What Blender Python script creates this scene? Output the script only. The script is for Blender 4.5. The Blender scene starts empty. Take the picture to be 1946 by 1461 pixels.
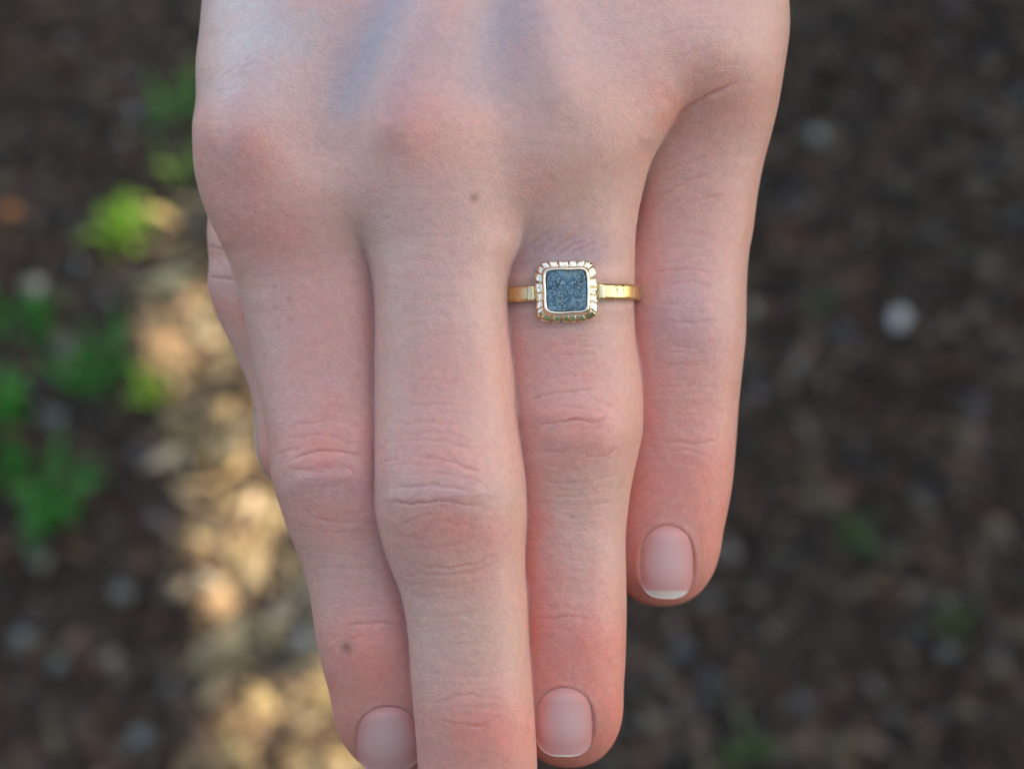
import bpy, math, random
import numpy as np
from mathutils import Matrix, Vector

# ------------------------------------------------------------------ camera, sky, sun, exposure
SC = bpy.context.scene
COL = SC.collection
TILT = math.radians(32.0)            # view direction away from straight down
DIST = 0.230                         # camera to the plane of the hand (m)
PXMM = 14.0                          # photo pixels per mm in that plane
CX, CY = 973.0, 730.5                # photo centre (1946 x 1461)
CAM_H = 1.22
AX_R = Vector((1, 0, 0))
AX_U = Vector((0, math.cos(TILT), math.sin(TILT)))
AX_Z = Vector((0, -math.sin(TILT), math.cos(TILT)))
CAM_P = Vector((0, 0, CAM_H))
P0 = CAM_P - AX_Z * DIST
FRAME = Matrix(((AX_R.x, AX_U.x, AX_Z.x, P0.x), (AX_R.y, AX_U.y, AX_Z.y, P0.y),
                (AX_R.z, AX_U.z, AX_Z.z, P0.z), (0, 0, 0, 1)))

cam = bpy.data.cameras.new("camera")
cam_o = bpy.data.objects.new("camera", cam)
COL.objects.link(cam_o)
cam_o.matrix_world = Matrix.Translation(CAM_P) @ FRAME.to_3x3().to_4x4()
cam.sensor_width = 36.0
cam.lens = 36.0 * DIST * 1000 / (1946 / PXMM)
cam.clip_start = 0.01
cam.clip_end = 400.0
cam.dof.use_dof = True
cam.dof.focus_distance = DIST - 0.001
cam.dof.aperture_fstop = cam.lens / 4.7
SC.camera = cam_o

SUN_EL = math.radians(38.0)
SUN_AZ = math.radians(32.0)          # from +X towards +Y
SUN_DIR = Vector((math.cos(SUN_EL) * math.cos(SUN_AZ), math.cos(SUN_EL) * math.sin(SUN_AZ), math.sin(SUN_EL)))
sun = bpy.data.lights.new("sun", 'SUN')
sun.energy = 4.4
sun.angle = math.radians(0.5)
sun.color = (1.0, 0.90, 0.74)
sun_o = bpy.data.objects.new("sun", sun)
COL.objects.link(sun_o)
sun_o.rotation_euler = SUN_DIR.to_track_quat('Z', 'Y').to_euler()
sun_o.location = SUN_DIR * 8

world = bpy.data.worlds.new("World")
SC.world = world
world.use_nodes = True
wn = world.node_tree
sky = wn.nodes.new('ShaderNodeTexSky')
sky.sky_type = 'NISHITA'
sky.sun_disc = False
sky.sun_elevation = SUN_EL
sky.sun_rotation = math.radians(90.0) - SUN_AZ
sky.air_density = 1.0
sky.dust_density = 2.5
sky.ozone_density = 0.6
bg = wn.nodes['Background']
wn.links.new(sky.outputs[0], bg.inputs[0])
bg.inputs[1].default_value = 0.15

SC.view_settings.view_transform = 'Standard'
SC.view_settings.look = 'None'
SC.view_settings.gamma = 1.0
SC.view_settings.use_curve_mapping = False
SC.view_settings.exposure = 1.97
SC.view_settings.use_white_balance = True
SC.view_settings.white_balance_temperature = 8200
SC.view_settings.white_balance_tint = 10

random.seed(4)
rng = np.random.default_rng(11)

# ------------------------------------------------------------------ helpers
def tag(o, label=None, cat=None, group=None, kind=None):
    if label: o["label"] = label
    if cat: o["category"] = cat
    if group: o["group"] = group
    if kind: o["kind"] = kind
    return o

def link(name, me, mat=None, parent=None):
    o = bpy.data.objects.new(name, me)
    COL.objects.link(o)
    if mat is not None and me is not None and len(me.materials) == 0:
        me.materials.append(mat)
    if parent is not None:
        o.parent = parent
    return o

def np_mesh(name, V, faces, smooth=True, col=None):
    """V (n,3); faces (m,k) int array, or a list of such arrays."""
    if isinstance(faces, np.ndarray):
        faces = [faces]
    me = bpy.data.meshes.new(name)
    nl = sum(f.size for f in faces); nf = sum(len(f) for f in faces)
    me.vertices.add(len(V)); me.vertices.foreach_set("co", np.ascontiguousarray(V, dtype=np.float32).ravel())
    me.loops.add(nl); me.polygons.add(nf)
    me.loops.foreach_set("vertex_index", np.concatenate([f.ravel() for f in faces]).astype(np.int32))
    tot = np.concatenate([np.full(len(f), f.shape[1]) for f in faces])
    st = np.concatenate([[0], np.cumsum(tot)[:-1]]).astype(np.int32)
    me.polygons.foreach_set("loop_start", st)
    me.polygons.foreach_set("use_smooth", np.full(nf, smooth, dtype=bool))
    me.update(calc_edges=True)
    if col is not None:
        a = me.color_attributes.new("Col", 'FLOAT_COLOR', 'POINT')
        c = np.ones((len(V), 4), dtype=np.float32); c[:, :3] = col
        a.data.foreach_set("color", c.ravel())
    return me

def new_mat(name):
    m = bpy.data.materials.new(name)
    m.use_nodes = True
    nt = m.node_tree
    return m, nt, nt.nodes['Principled BSDF']

def node(nt, typ, **kw):
    n = nt.nodes.new(typ)
    for k, v in kw.items():
        if k in n.inputs: n.inputs[k].default_value = v
        else: setattr(n, k, v)
    return n

def attr_mat(name, rough=0.8, spec=0.3, noise=0.25, scale=400.0, bump=0.0, trans=0.0):
    """colour from the mesh's own colour attribute, broken up by noise"""
    m, nt, b = new_mat(name)
    a = node(nt, 'ShaderNodeVertexColor', layer_name="Col")
    tc = node(nt, 'ShaderNodeTexCoord')
    n = node(nt, 'ShaderNodeTexNoise', Scale=scale, Detail=4.0)
    nt.links.new(tc.outputs['Object'], n.inputs['Vector'])
    mr = node(nt, 'ShaderNodeMapRange')
    mr.inputs[1].default_value = 0.3; mr.inputs[2].default_value = 0.7
    mr.inputs[3].default_value = 1 - noise; mr.inputs[4].default_value = 1 + noise
    nt.links.new(n.outputs[0], mr.inputs[0])
    mx = node(nt, 'ShaderNodeMix', data_type='RGBA', blend_type='MULTIPLY')
    mx.inputs[0].default_value = 1.0
    nt.links.new(a.outputs[0], mx.inputs[6]); nt.links.new(mr.outputs[0], mx.inputs[7])
    nt.links.new(mx.outputs[2], b.inputs['Base Color'])
    b.inputs['Roughness'].default_value = rough
    b.inputs['Specular IOR Level'].default_value = spec
    if bump:
        bp = node(nt, 'ShaderNodeBump', Strength=bump, Distance=0.001)
        nt.links.new(n.outputs[0], bp.inputs['Height']); nt.links.new(bp.outputs[0], b.inputs['Normal'])
    if trans:
        out = nt.nodes['Material Output']
        t = node(nt, 'ShaderNodeBsdfTranslucent')
        nt.links.new(mx.outputs[2], t.inputs['Color'])
        ms = node(nt, 'ShaderNodeMixShader'); ms.inputs[0].default_value = trans
        nt.links.new(b.outputs[0], ms.inputs[1]); nt.links.new(t.outputs[0], ms.inputs[2])
        nt.links.new(ms.outputs[0], out.inputs['Surface'])
    return m

def ground_at(px, py, z=0.0):
    """where the line of sight through a photo pixel meets the ground"""
    d = AX_R * ((px - CX) / PXMM / 1000) + AX_U * ((CY - py) / PXMM / 1000) - AX_Z * DIST
    t = (z - CAM_P.z) / d.z
    return CAM_P + d * t

def ground_to_px(X, Y):
    """inverse of ground_at for arrays on z = 0"""
    rx, ry, rz = X, Y, -CAM_P.z
    u = ry * AX_U.y + rz * AX_U.z
    w = -(ry * AX_Z.y + rz * AX_Z.z)
    return CX + rx / w * DIST * 1000 * PXMM, CY - u / w * DIST * 1000 * PXMM

def vnoise(x, y, s, seed=0):
    """cheap smooth value noise, arrays in, -1..1 out"""
    x = np.asarray(x) / s; y = np.asarray(y) / s
    xi = np.floor(x).astype(np.int64); yi = np.floor(y).astype(np.int64)
    fx = x - xi; fy = y - yi
    fx = fx * fx * (3 - 2 * fx); fy = fy * fy * (3 - 2 * fy)
    def h(a, b):
        n = (a * 374761393 + b * 668265263 + seed * 974634777) & 0xFFFFFFFF
        n = ((n ^ (n >> 13)) * 1274126177) & 0xFFFFFFFF
        return ((n ^ (n >> 16)) & 0xFFFF) / 32767.5 - 1
    return ((h(xi, yi) * (1 - fx) + h(xi + 1, yi) * fx) * (1 - fy)
            + (h(xi, yi + 1) * (1 - fx) + h(xi + 1, yi + 1) * fx) * fy)

def smooth01(x, a, b):
    t = np.clip((x - a) / (b - a), 0, 1)
    return t * t * (3 - 2 * t)

def in_poly(px, py, poly):
    inside = np.zeros(np.shape(px), dtype=bool)
    n = len(poly); j = n - 1
    for i in range(n):
        xi, yi = poly[i]; xj, yj = poly[j]
        c = ((yi > py) != (yj > py)) & (px < (xj - xi) * (py - yi) / ((yj - yi) + 1e-9) + xi)
        inside ^= c
        j = i
    return inside

# ------------------------------------------------------------------ ground
def ground_height(X, Y):
    return 0.006 * vnoise(X, Y, 0.11, 1) + 0.004 * vnoise(X, Y, 0.037, 2) + 0.002 * vnoise(X, Y, 0.013, 3)

def make_ground():
    core = np.linspace(-0.75, 0.75, 221)
    far = np.array([0.8, 0.95, 1.2, 1.7, 2.6, 4, 7, 12, 20, 40, 90, 200])
    ax = np.concatenate([-far[::-1], core, far])
    X, Y = np.meshgrid(ax, ax + 0.58, indexing='ij')
    near = 1 - smooth01(np.hypot(X, Y - 0.58), 0.7, 1.0)
    Z = ground_height(X, Y) * near
    n = len(ax)
    idx = np.arange(n * n).reshape(n, n)
    F = np.stack([idx[:-1, :-1], idx[1:, :-1], idx[1:, 1:], idx[:-1, 1:]], -1).reshape(-1, 4)
    me = np_mesh("ground", np.stack([X, Y, Z], -1).reshape(-1, 3), F)
    m, nt, b = new_mat("dark_soil")
    tc = node(nt, 'ShaderNodeTexCoord')
    n1 = node(nt, 'ShaderNodeTexNoise', Scale=14.0, Detail=8.0, Roughness=0.65)
    n2 = node(nt, 'ShaderNodeTexNoise', Scale=120.0, Detail=6.0, Roughness=0.7)
    for q in (n1, n2): nt.links.new(tc.outputs['Object'], q.inputs['Vector'])
    r = node(nt, 'ShaderNodeValToRGB')
    r.color_ramp.elements[0].position = 0.3; r.color_ramp.elements[0].color = (0.014, 0.011, 0.009, 1)
    r.color_ramp.elements[1].position = 0.72; r.color_ramp.elements[1].color = (0.054, 0.037, 0.028, 1)
    mx = node(nt, 'ShaderNodeMix', data_type='FLOAT'); mx.inputs[0].default_value = 0.55
    nt.links.new(n1.outputs[0], mx.inputs[2]); nt.links.new(n2.outputs[0], mx.inputs[3])
    nt.links.new(mx.outputs[0], r.inputs[0]); nt.links.new(r.outputs[0], b.inputs['Base Color'])
    b.inputs['Roughness'].default_value = 0.95; b.inputs['Specular IOR Level'].default_value = 0.2
    bp = node(nt, 'ShaderNodeBump', Strength=0.8, Distance=0.004)
    nt.links.new(n2.outputs[0], bp.inputs['Height']); nt.links.new(bp.outputs[0], b.inputs['Normal'])
    tag(link("ground", me, m), "dark crumbly garden soil under the hand", kind="structure")
make_ground()

# ------------------------------------------------------------------ the tall shrub whose shade covers the hand
SUN_PATCH = [(345, 840), (465, 800), (520, 880), (560, 960), (600, 1080), (640, 1200), (700, 1350), (760, 1520), (450, 1520), (400, 1390),
             (430, 1310), (380, 1230), (352, 1120), (350, 1000), (372, 940)]
SUN_DAPPLE = [[(245, 650), (290, 575), (420, 545), (480, 690), (520, 800), (420, 830), (335, 805), (262, 750)],
              [(165, 430), (215, 365), (310, 395), (305, 510), (195, 530)], [(325, 320), (400, 295), (425, 375), (345, 400)],
              [(360, 445), (430, 430), (445, 510), (375, 525)], [(270, 745), (330, 735), (335, 795), (285, 800)]]
SHADE_SPOT = [[(488, 1170), (560, 1120), (600, 1230), (560, 1330), (470, 1330)], [(400, 1000), (470, 985), (480, 1030), (410, 1050)]]

def make_shrub():
    base = ground_at(CX, 760)
    hd = Vector((math.cos(SUN_AZ), math.sin(SUN_AZ), 0))
    side = Vector((-hd.y, hd.x, 0))
    stem0 = Vector((base.x, base.y, 0)) + hd * 2.15
    root = link("shade_shrub", None)
    root.location = stem0
    n = 330000
    # leaf positions: a deep irregular crown from knee height to about three metres
    A = rng.uniform(-0.85, 0.95, n); S = rng.uniform(-1.5, 1.5, n); H = rng.uniform(0.30, 4.5, n)
    e = (A / 0.95) ** 2 + (S / 1.5) ** 2 + ((H - 2.25) / 2.25) ** 2
    keep = e < 1 + 0.18 * vnoise(S, H, 0.3, 7)
    A, S, H = A[keep], S[keep], H[keep]
    P = np.stack([stem0.x + hd.x * A + side.x * S, stem0.y + hd.y * A + side.y * S, H], -1)
    n = len(P)
    L = rng.uniform(0.035, 0.060, n); W = L * rng.uniform(0.45, 0.6, n)
    d = rng.normal(size=(n, 3)); d[:, 2] -= 0.5; d /= np.linalg.norm(d, axis=1)[:, None]
    u = np.cross(d, rng.normal(size=(n, 3))); u /= np.linalg.norm(u, axis=1)[:, None]
    # the opening in the crown through which the patch of sun falls; a few stray leaves hang in it
    hole = np.zeros(n, bool)
    for k in (.25, .75):
        E = P + d * (L * k)[:, None]
        t = E[:, 2] / SUN_DIR.z
        qx, qy = ground_to_px(E[:, 0] - SUN_DIR.x * t, E[:, 1] - SUN_DIR.y * t)
        qx2 = qx + 24 * vnoise(qx, qy, 60, 21); qy2 = qy + 24 * vnoise(qx, qy, 60, 22)
        open_ = in_poly(qx2, qy2, SUN_PATCH)
        for q in SUN_DAPPLE: open_ |= in_poly(qx2, qy2, q)
        for q in SHADE_SPOT: open_ &= ~in_poly(qx2, qy2, q)
        open_ &= vnoise(qx, qy, 75, 78) < .55
        hole |= open_
    keep = ~(hole & (rng.random(n) > 0.006))
    P, L, W, d, u = P[keep], L[keep], W[keep], d[keep], u[keep]
    n = len(P)
    nn = np.cross(d, u)
    V = np.stack([P, P + d * (L * .45)[:, None] + u * (W / 2)[:, None] + nn * (W * .12)[:, None], P + d * L[:, None],
                  P + d * (L * .45)[:, None] - u * (W / 2)[:, None] + nn * (W * .12)[:, None]], 1).reshape(-1, 3)
    V -= np.array(stem0)
    i = np.arange(n) * 4
    F = np.concatenate([np.stack([i, i + 1, i + 2], -1), np.stack([i, i + 2, i + 3], -1)])
    c = np.repeat(np.stack([rng.uniform(.03, .06, n), rng.uniform(.07, .11, n), rng.uniform(.02, .035, n)], -1), 4, axis=0)
    me = np_mesh("foliage", V, F, smooth=False, col=c)
    link("foliage", me, attr_mat("shrub_leaf", rough=0.5, spec=0.4, noise=0.2, scale=60), root)
    # stems
    SV, SF = [], []
    r2 = random.Random(3)
    for k in range(9):
        a0 = r2.uniform(0, 6.28)
        p = Vector((0.12 * math.cos(a0), 0.12 * math.sin(a0), -0.05))
        d3 = Vector((0.35 * math.cos(a0), 0.35 * math.sin(a0), 1)).normalized()
        segs = 9; ring = 7; b0 = len(SV)
        for s in range(segs + 1):
            rad = 0.026 * (1 - s / (segs + 1)) + 0.003
            q = d3.to_track_quat('Z', 'Y')
            for j in range(ring):
                an = j / ring * 6.2832
                SV.append(p + q @ Vector((rad * math.cos(an), rad * math.sin(an), 0)))
            p = p + d3 * 0.38
            d3 = (d3 + Vector((r2.uniform(-.2, .2), r2.uniform(-.2, .2), r2.uniform(-.05, .12)))).normalized()
        for s in range(segs):
            for j in range(ring):
                SF.append((b0 + s * ring + j, b0 + s * ring + (j + 1) % ring, b0 + (s + 1) * ring + (j + 1) % ring, b0 + (s + 1) * ring + j))
    me = np_mesh("stems", np.array([v[:] for v in SV]), np.array(SF), col=np.tile([.09, .065, .045], (len(SV), 1)))
    link("stems", me, attr_mat("shrub_bark", rough=.9, bump=.5, scale=90), root)
    tag(root, "tall leafy shrub beside the path that shades the hand", "shrub")
make_shrub()

def make_added_hedge():
    """unseen leafy screen added behind the viewer to keep the low sky off the hand"""
    root = link("added_hedge", None)  # added out of view to shape the light on the hand
    root.location = (0.0, -1.75, 0)
    n = 70000
    X = rng.uniform(-3.2, 2.6, n); Y = rng.uniform(-.45, .45, n); H = 2.5 * rng.random(n) ** .9 + .05
    Y *= 1 + .12 * vnoise(X, H, .4, 51); H += .12 * vnoise(X, Y, .35, 52)
    P = np.stack([X, Y, H], -1)
    L = rng.uniform(.045, .075, n); W = L * .55
    d = rng.normal(size=(n, 3)); d[:, 2] += .4; d /= np.linalg.norm(d, axis=1)[:, None]
    u = np.cross(d, rng.normal(size=(n, 3))); u /= np.linalg.norm(u, axis=1)[:, None]
    V = np.stack([P, P + d * (L * .45)[:, None] + u * (W / 2)[:, None], P + d * L[:, None], P + d * (L * .45)[:, None] - u * (W / 2)[:, None]], 1).reshape(-1, 3)
    i = np.arange(n) * 4
    F = np.concatenate([np.stack([i, i + 1, i + 2], -1), np.stack([i, i + 2, i + 3], -1)])
    c = np.repeat(np.stack([rng.uniform(.03, .055, n), rng.uniform(.06, .10, n), rng.uniform(.02, .035, n)], -1), 4, axis=0)
    link("foliage", np_mesh("foliage", V, F, smooth=False, col=c), bpy.data.materials["shrub_leaf"], root)
    SV, SF = [], []
    for k in range(9):
        x = -2.8 + k * .65; b0 = len(SV)
        for z, r in ((-.05, .03), (1.1, .022), (2.3, .008)):
            for j in range(7): SV.append((x + r * math.cos(j * .8976), .05 * math.sin(k * 2.1) + r * math.sin(j * .8976), z))
        for q in range(2):
            for j in range(7): SF.append((b0 + q * 7 + j, b0 + q * 7 + (j + 1) % 7, b0 + q * 7 + 7 + (j + 1) % 7, b0 + q * 7 + 7 + j))
    link("stems", np_mesh("stems", np.array(SV), np.array(SF), col=np.tile([.09, .065, .045], (len(SV), 1))), bpy.data.materials["shrub_bark"], root)
    tag(root, "leafy screen added out of view behind the viewer to block low sky", "added_hedge")
make_added_hedge()

# ------------------------------------------------------------------ the hand: smooth body from traced sections
D_MM = DIST * 1000
YT = np.arange(-2000, 2001)

def pchip(xk, yk, x):
    xk = np.asarray(xk, float); yk = np.asarray(yk, float)
    h = np.diff(xk); dl = np.diff(yk) / h
    m = np.zeros_like(yk)
    for i in range(1, len(xk) - 1):
        if dl[i - 1] * dl[i] > 0:
            w1 = 2 * h[i] + h[i - 1]; w2 = h[i] + 2 * h[i - 1]
            m[i] = (w1 + w2) / (w1 / dl[i - 1] + w2 / dl[i])
    m[0] = dl[0]; m[-1] = dl[-1]
    xc = np.clip(x, xk[0], xk[-1])
    i = np.clip(np.searchsorted(xk, xc) - 1, 0, len(h) - 1)
    t = (xc - xk[i]) / h[i]
    t2, t3 = t * t, t * t * t
    return ((2 * t3 - 3 * t2 + 1) * yk[i] + (t3 - 2 * t2 + t) * h[i] * m[i]
            + (-2 * t3 + 3 * t2) * yk[i + 1] + (t3 - t2) * h[i] * m[i + 1])

class Limb:
    """a tapering limb given by its left/right outline in the picture plane, its dorsal height and its half depth (mm)"""
    def __init__(self, edges, top, half, tip_y, tip_r, head_y, head_r, p=2.25, grow=(0, 0)):
        e = np.array(edges, float)
        k = np.ones(25); k /= k.sum()
        sm = lambda a: np.convolve(np.pad(a, 12, mode='edge'), k, 'valid')
        Lx = sm(pchip(e[:, 0], e[:, 1], YT)) - grow[0] * smooth01(YT, 380, 560); Rx = sm(pchip(e[:, 0], e[:, 2], YT)) + grow[1] * smooth01(YT, 380, 560)
        self.cx = (Lx + Rx) / 2; self.w = (Rx - Lx) / 2
        t = np.array(top, float); h = np.array(half, float)
        k2 = np.ones(61) / 61
        sm2 = lambda a: np.convolve(np.pad(a, 30, mode='edge'), k2, 'valid')
        self.h = sm2(pchip(h[:, 0], h[:, 1], YT)); self.cz = sm2(pchip(t[:, 0], t[:, 1], YT)) - self.h
        self.ty, self.tr, self.hy, self.hr, self.p = tip_y, tip_r, head_y, head_r, p
    def tab(self, T, py):
        y = np.clip(py - YT[0], 0, len(YT) - 1.001)
        i = y.astype(np.int32); f = y - i
        return T[i] * (1 - f) + T[i + 1] * f
    def __call__(self, px, py, z):
        w = self.tab(self.w, py); h = self.tab(self.h, py)
        a = np.abs((px - self.tab(self.cx, py)) / w); b = np.abs((z - self.tab(self.cz, py)) / h)
        c = np.maximum(np.maximum((py - self.ty) / self.tr, (self.hy - py) / self.hr), 0)
        q = (a ** self.p + b ** self.p + c ** self.p) ** (1 / self.p)
        return (q - 1) * np.minimum(w / PXMM, h)

INDEX = Limb([(-200, 470, 760), (40, 402, 705), (130, 388, 698), (185, 388, 694), (248, 382, 690), (300, 383, 692), (370, 396, 698), (410, 406, 701), (470, 426, 708), (550, 452, 718), (680, 480, 724),
              (760, 494, 726), (860, 511, 733), (905, 515, 736), (955, 529, 738), (1010, 548, 745), (1070, 572, 758), (1130, 588, 772),
              (1210, 600, 788), (1275, 614, 806), (1335, 629, 832), (1500, 640, 850)],
             [(-200, -3.5), (0, -.4), (120, 1.4), (250, 2.4), (400, 1.5), (550, -.2), (700, -.9), (900, -.4), (1100, -3.0), (1250, -4.2), (1340, -5.8), (1420, -8.2), (1480, -10.7)],
             [(-200, 12), (250, 11.5), (470, 9), (700, 8.3), (905, 8.5), (1100, 7.2), (1250, 6.8), (1340, 6.2), (1480, 5.2)], 1335, 134, 0, 300, grow=(0, 26))
MIDDLE = Limb([(-200, 700, 960), (100, 668, 965), (250, 672, 975), (400, 690, 984), (460, 700, 984), (500, 703, 972), (545, 708, 966), (616, 712, 967),
               (708, 711, 976), (800, 711, 984), (857, 711, 992), (934, 711, 1000), (980, 714, 1001), (1011, 721, 1000), (1051, 732, 998),
               (1073, 740, 998), (1134, 763, 1002), (1212, 776, 1005), (1297, 782, 1011), (1362, 787, 1016), (1458, 794, 1021), (1560, 797, 1022)],
              [(-200, -1.5), (0, 2.2), (120, 4.4), (250, 5.9), (400, 6), (550, 5.8), (700, 5.8), (930, 7), (1130, 4.2), (1370, 2.6), (1500, .5), (1600, -3), (1660, -6)],
              [(-200, 12), (250, 12), (500, 9.6), (700, 9), (934, 9.4), (1134, 7.9), (1362, 7.4), (1500, 6.6), (1650, 5.4)], 1515, 150, 0, 300)
RING = Limb([(-200, 940, 1230), (100, 945, 1290), (170, 950, 1305), (210, 952, 1290), (244, 955, 1268), (271, 957, 1254), (308, 958, 1237), (355, 960, 1224), (401, 960, 1214),
             (447, 956, 1208), (554, 952, 1205), (600, 951, 1205), (647, 952, 1208), (708, 956, 1217), (770, 964, 1222), (811, 970, 1222),
             (857, 976, 1214), (913, 980, 1202), (965, 982, 1194), (1027, 984, 1189), (1088, 987, 1190), (1150, 988, 1191), (1247, 990, 1189),
             (1329, 991, 1185), (1480, 991, 1185)],
            [(-200, -2.5), (0, .8), (120, 2.6), (250, 3.4), (400, 1.4), (550, -.2), (700, -.4), (805, .6), (1000, -1.7), (1200, -2.7), (1330, -4.3), (1400, -6.5), (1470, -9.5)],
            [(-200, 11), (250, 10.5), (450, 8.6), (600, 8), (805, 8.5), (1000, 7.3), (1200, 6.9), (1330, 6.2), (1470, 5.2)], 1329, 129, 0, 300, grow=(12, 0))
LITTLE = Limb([(-200, 1220, 1470), (0, 1235, 1484), (80, 1235, 1490), (140, 1232, 1488), (191, 1226, 1481), (240, 1216, 1470), (308, 1208, 1452), (370, 1202, 1440),
               (447, 1198, 1430), (477, 1197, 1424), (554, 1195, 1419), (631, 1196, 1418), (693, 1197, 1412), (770, 1198, 1404), (842, 1196, 1399),
               (919, 1191, 1392), (971, 1187, 1383), (1020, 1184, 1373), (1160, 1176, 1362)],
              [(-200, -4.5), (0, -1.2), (140, -2), (300, -6.0), (450, -7.4), (600, -7.2), (850, -9.2), (1000, -10.6), (1080, -12.6), (1160, -15.6)],
              [(-200, 9), (100, 8.8), (300, 7.6), (600, 7.5), (850, 6.6), (1020, 6.0), (1160, 5)], 1020, 132, -40, 260, grow=(22, 0))
THUMB = Limb([(-400, 560, 1000), (-100, 440, 900), (150, 408, 760), (300, 398, 690), (400, 396, 650), (440, 393, 645), (500, 397, 645), (540, 394, 645), (580, 404, 650), (640, 430, 668),
              (700, 459, 690), (770, 481, 708), (850, 485, 712), (960, 485, 712)],
             [(-400, -9), (100, -10), (300, -11.5), (540, -11.5), (700, -13), (850, -14), (960, -16)],
             [(-400, 11), (100, 11), (400, 9), (540, 8.6), (700, 7.8), (850, 7), (960, 6)], 835, 108, -200, 300, p=2.15)
PALM_E = np.array([(-2000, 640, 1330), (-1500, 640, 1330), (-1000, 620, 1330), (-700, 590, 1345), (-300, 455, 1462), (0, 405, 1490), (60, 402, 1494), (130, 392, 1492),
                   (180, 394, 1488), (240, 384, 1474), (300, 387, 1450), (370, 392, 1430), (430, 404, 1420), (520, 430, 1400), (700, 430, 1400)])
PALM_IN = 14 * smooth01(YT, -300, -50)
PALM_L = pchip(PALM_E[:, 0], PALM_E[:, 1], YT) + PALM_IN; PALM_R = pchip(PALM_E[:, 0], PALM_E[:, 2], YT) - 1.7 * PALM_IN
PALM_T = pchip([-2000, -900, -600, -200, 100, 300, 700], [-14, -12, -7, -.5, 4.0, 5, 4], YT)
PALM_H = pchip([-2000, -900, -600, -200, 100, 300, 700], [17, 17, 15.5, 14, 13, 12, 10], YT)

YC_T = np.interp(np.arange(-120, 2122), [380, 700, 985, 1130, 1260, 1500], [300, 270, 265, 180, 20, -30])
for _ in range(2):
    YC_T = np.convolve(np.pad(YC_T, 60, mode='edge'), np.ones(121) / 121, 'valid')
YC_T = YC_T[120:]

def smin(a, b, k):
    h = np.maximum(k - np.abs(a - b), 0) / k
    return np.minimum(a, b) - h * h * k * 0.25

def palm_f(px, py, z):
    t = INDEX.tab
    L, R = t(PALM_L, py), t(PALM_R, py)
    w = (R - L) / 2; h = t(PALM_H, py); cz = t(PALM_T, py) - h
    a = np.abs((px - (L + R) / 2) / w); b = np.abs((z - cz) / h)
    i = np.clip(px, 0, 1999).astype(np.int32)
    yc = YC_T[i] + (YC_T[i + 1] - YC_T[i]) * (np.clip(px, 0, 1999) - i)
    c = np.maximum((py - yc) / 215, 0)
    p = 2.5
    return ((a ** p + b ** p + c ** p) ** (1 / p) - 1) * np.minimum(w / PXMM, h)

def hand_f(px, py, z):
    pal = palm_f(px, py, z)
    g = [l(px, py, z) for l in (INDEX, MIDDLE, RING, LITTLE)]
    k_im = 0.35 + 3.5 * (1 - smooth01(py, 390, 480))
    k_mr = 0.35 + 3.5 * (1 - smooth01(py, 330, 450))
    k_rl = 0.35 + 3.5 * (1 - smooth01(py, 110, 250))
    f = smin(g[1], g[0], k_im)
    f = smin(f, g[2], k_mr)
    f = smin(f, g[3], k_rl)
    f = smin(f, pal, 4.0)
    return smin(f, THUMB(px, py, z), 0.35 + 6 * (1 - smooth01(py, 220, 420)))

def to_px(P):
    s = PXMM * D_MM / (D_MM - P[..., 2])
    return CX + P[..., 0] * s, CY - P[..., 1] * s, P[..., 2]

def from_px(px, py, z):
    s = (D_MM - z) / D_MM / PXMM
    return np.stack([(px - CX) * s, (CY - py) * s, z + 0 * px], -1)

def hand_f3(P):
    return hand_f(*to_px(P))

def surface_nets(F, org, h):
    nx, ny, nz = F.shape
    ins = F < 0
    acc = np.zeros((nx - 1, ny - 1, nz - 1, 3), np.float32); cnt = np.zeros((nx - 1, ny - 1, nz - 1), np.float32)
    cor = [(i, j, k) for i in (0, 1) for j in (0, 1) for k in (0, 1)]
    sl = lambda c: (slice(c[0], nx - 1 + c[0]), slice(c[1], ny - 1 + c[1]), slice(c[2], nz - 1 + c[2]))
    for a in cor:
        for ax in range(3):
            if a[ax]: continue
            b = list(a); b[ax] = 1
            m = ins[sl(a)] != ins[sl(b)]
            fa = F[sl(a)][m]; fb = F[sl(b)][m]
            t = fa / (fa - fb)
            p = np.tile(np.array(a, np.float32), (len(t), 1)); p[:, ax] += t
            acc[m] += p; cnt[m] += 1
    act = cnt > 0
    vid = np.full(act.shape, -1, np.int64); vid[act] = np.arange(act.sum())
    ijk = np.argwhere(act)
    V = (ijk + acc[act] / cnt[act][:, None]) * h + org
    Q = []
    for ax in range(3):
        o1, o2 = (ax + 1) % 3, (ax + 2) % 3
        a0 = [slice(None)] * 3; a0[ax] = slice(0, -1); a1 = [slice(None)] * 3; a1[ax] = slice(1, None)
        A, B = ins[tuple(a0)], ins[tuple(a1)]
        e = np.argwhere(A != B)
        e = e[(e[:, o1] > 0) & (e[:, o2] > 0) & (e[:, o1] < F.shape[o1] - 1) & (e[:, o2] < F.shape[o2] - 1)]
        fl = A[tuple(e.T)]
        q = []
        for d1, d2 in ((-1, -1), (0, -1), (0, 0), (-1, 0)):
            c = e.copy(); c[:, o1] += d1; c[:, o2] += d2
            q.append(vid[tuple(c.T)])
        q = np.stack(q, -1)
        q[~fl] = q[~fl][:, ::-1]
        Q.append(q)
    return V, np.concatenate(Q)

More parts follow.
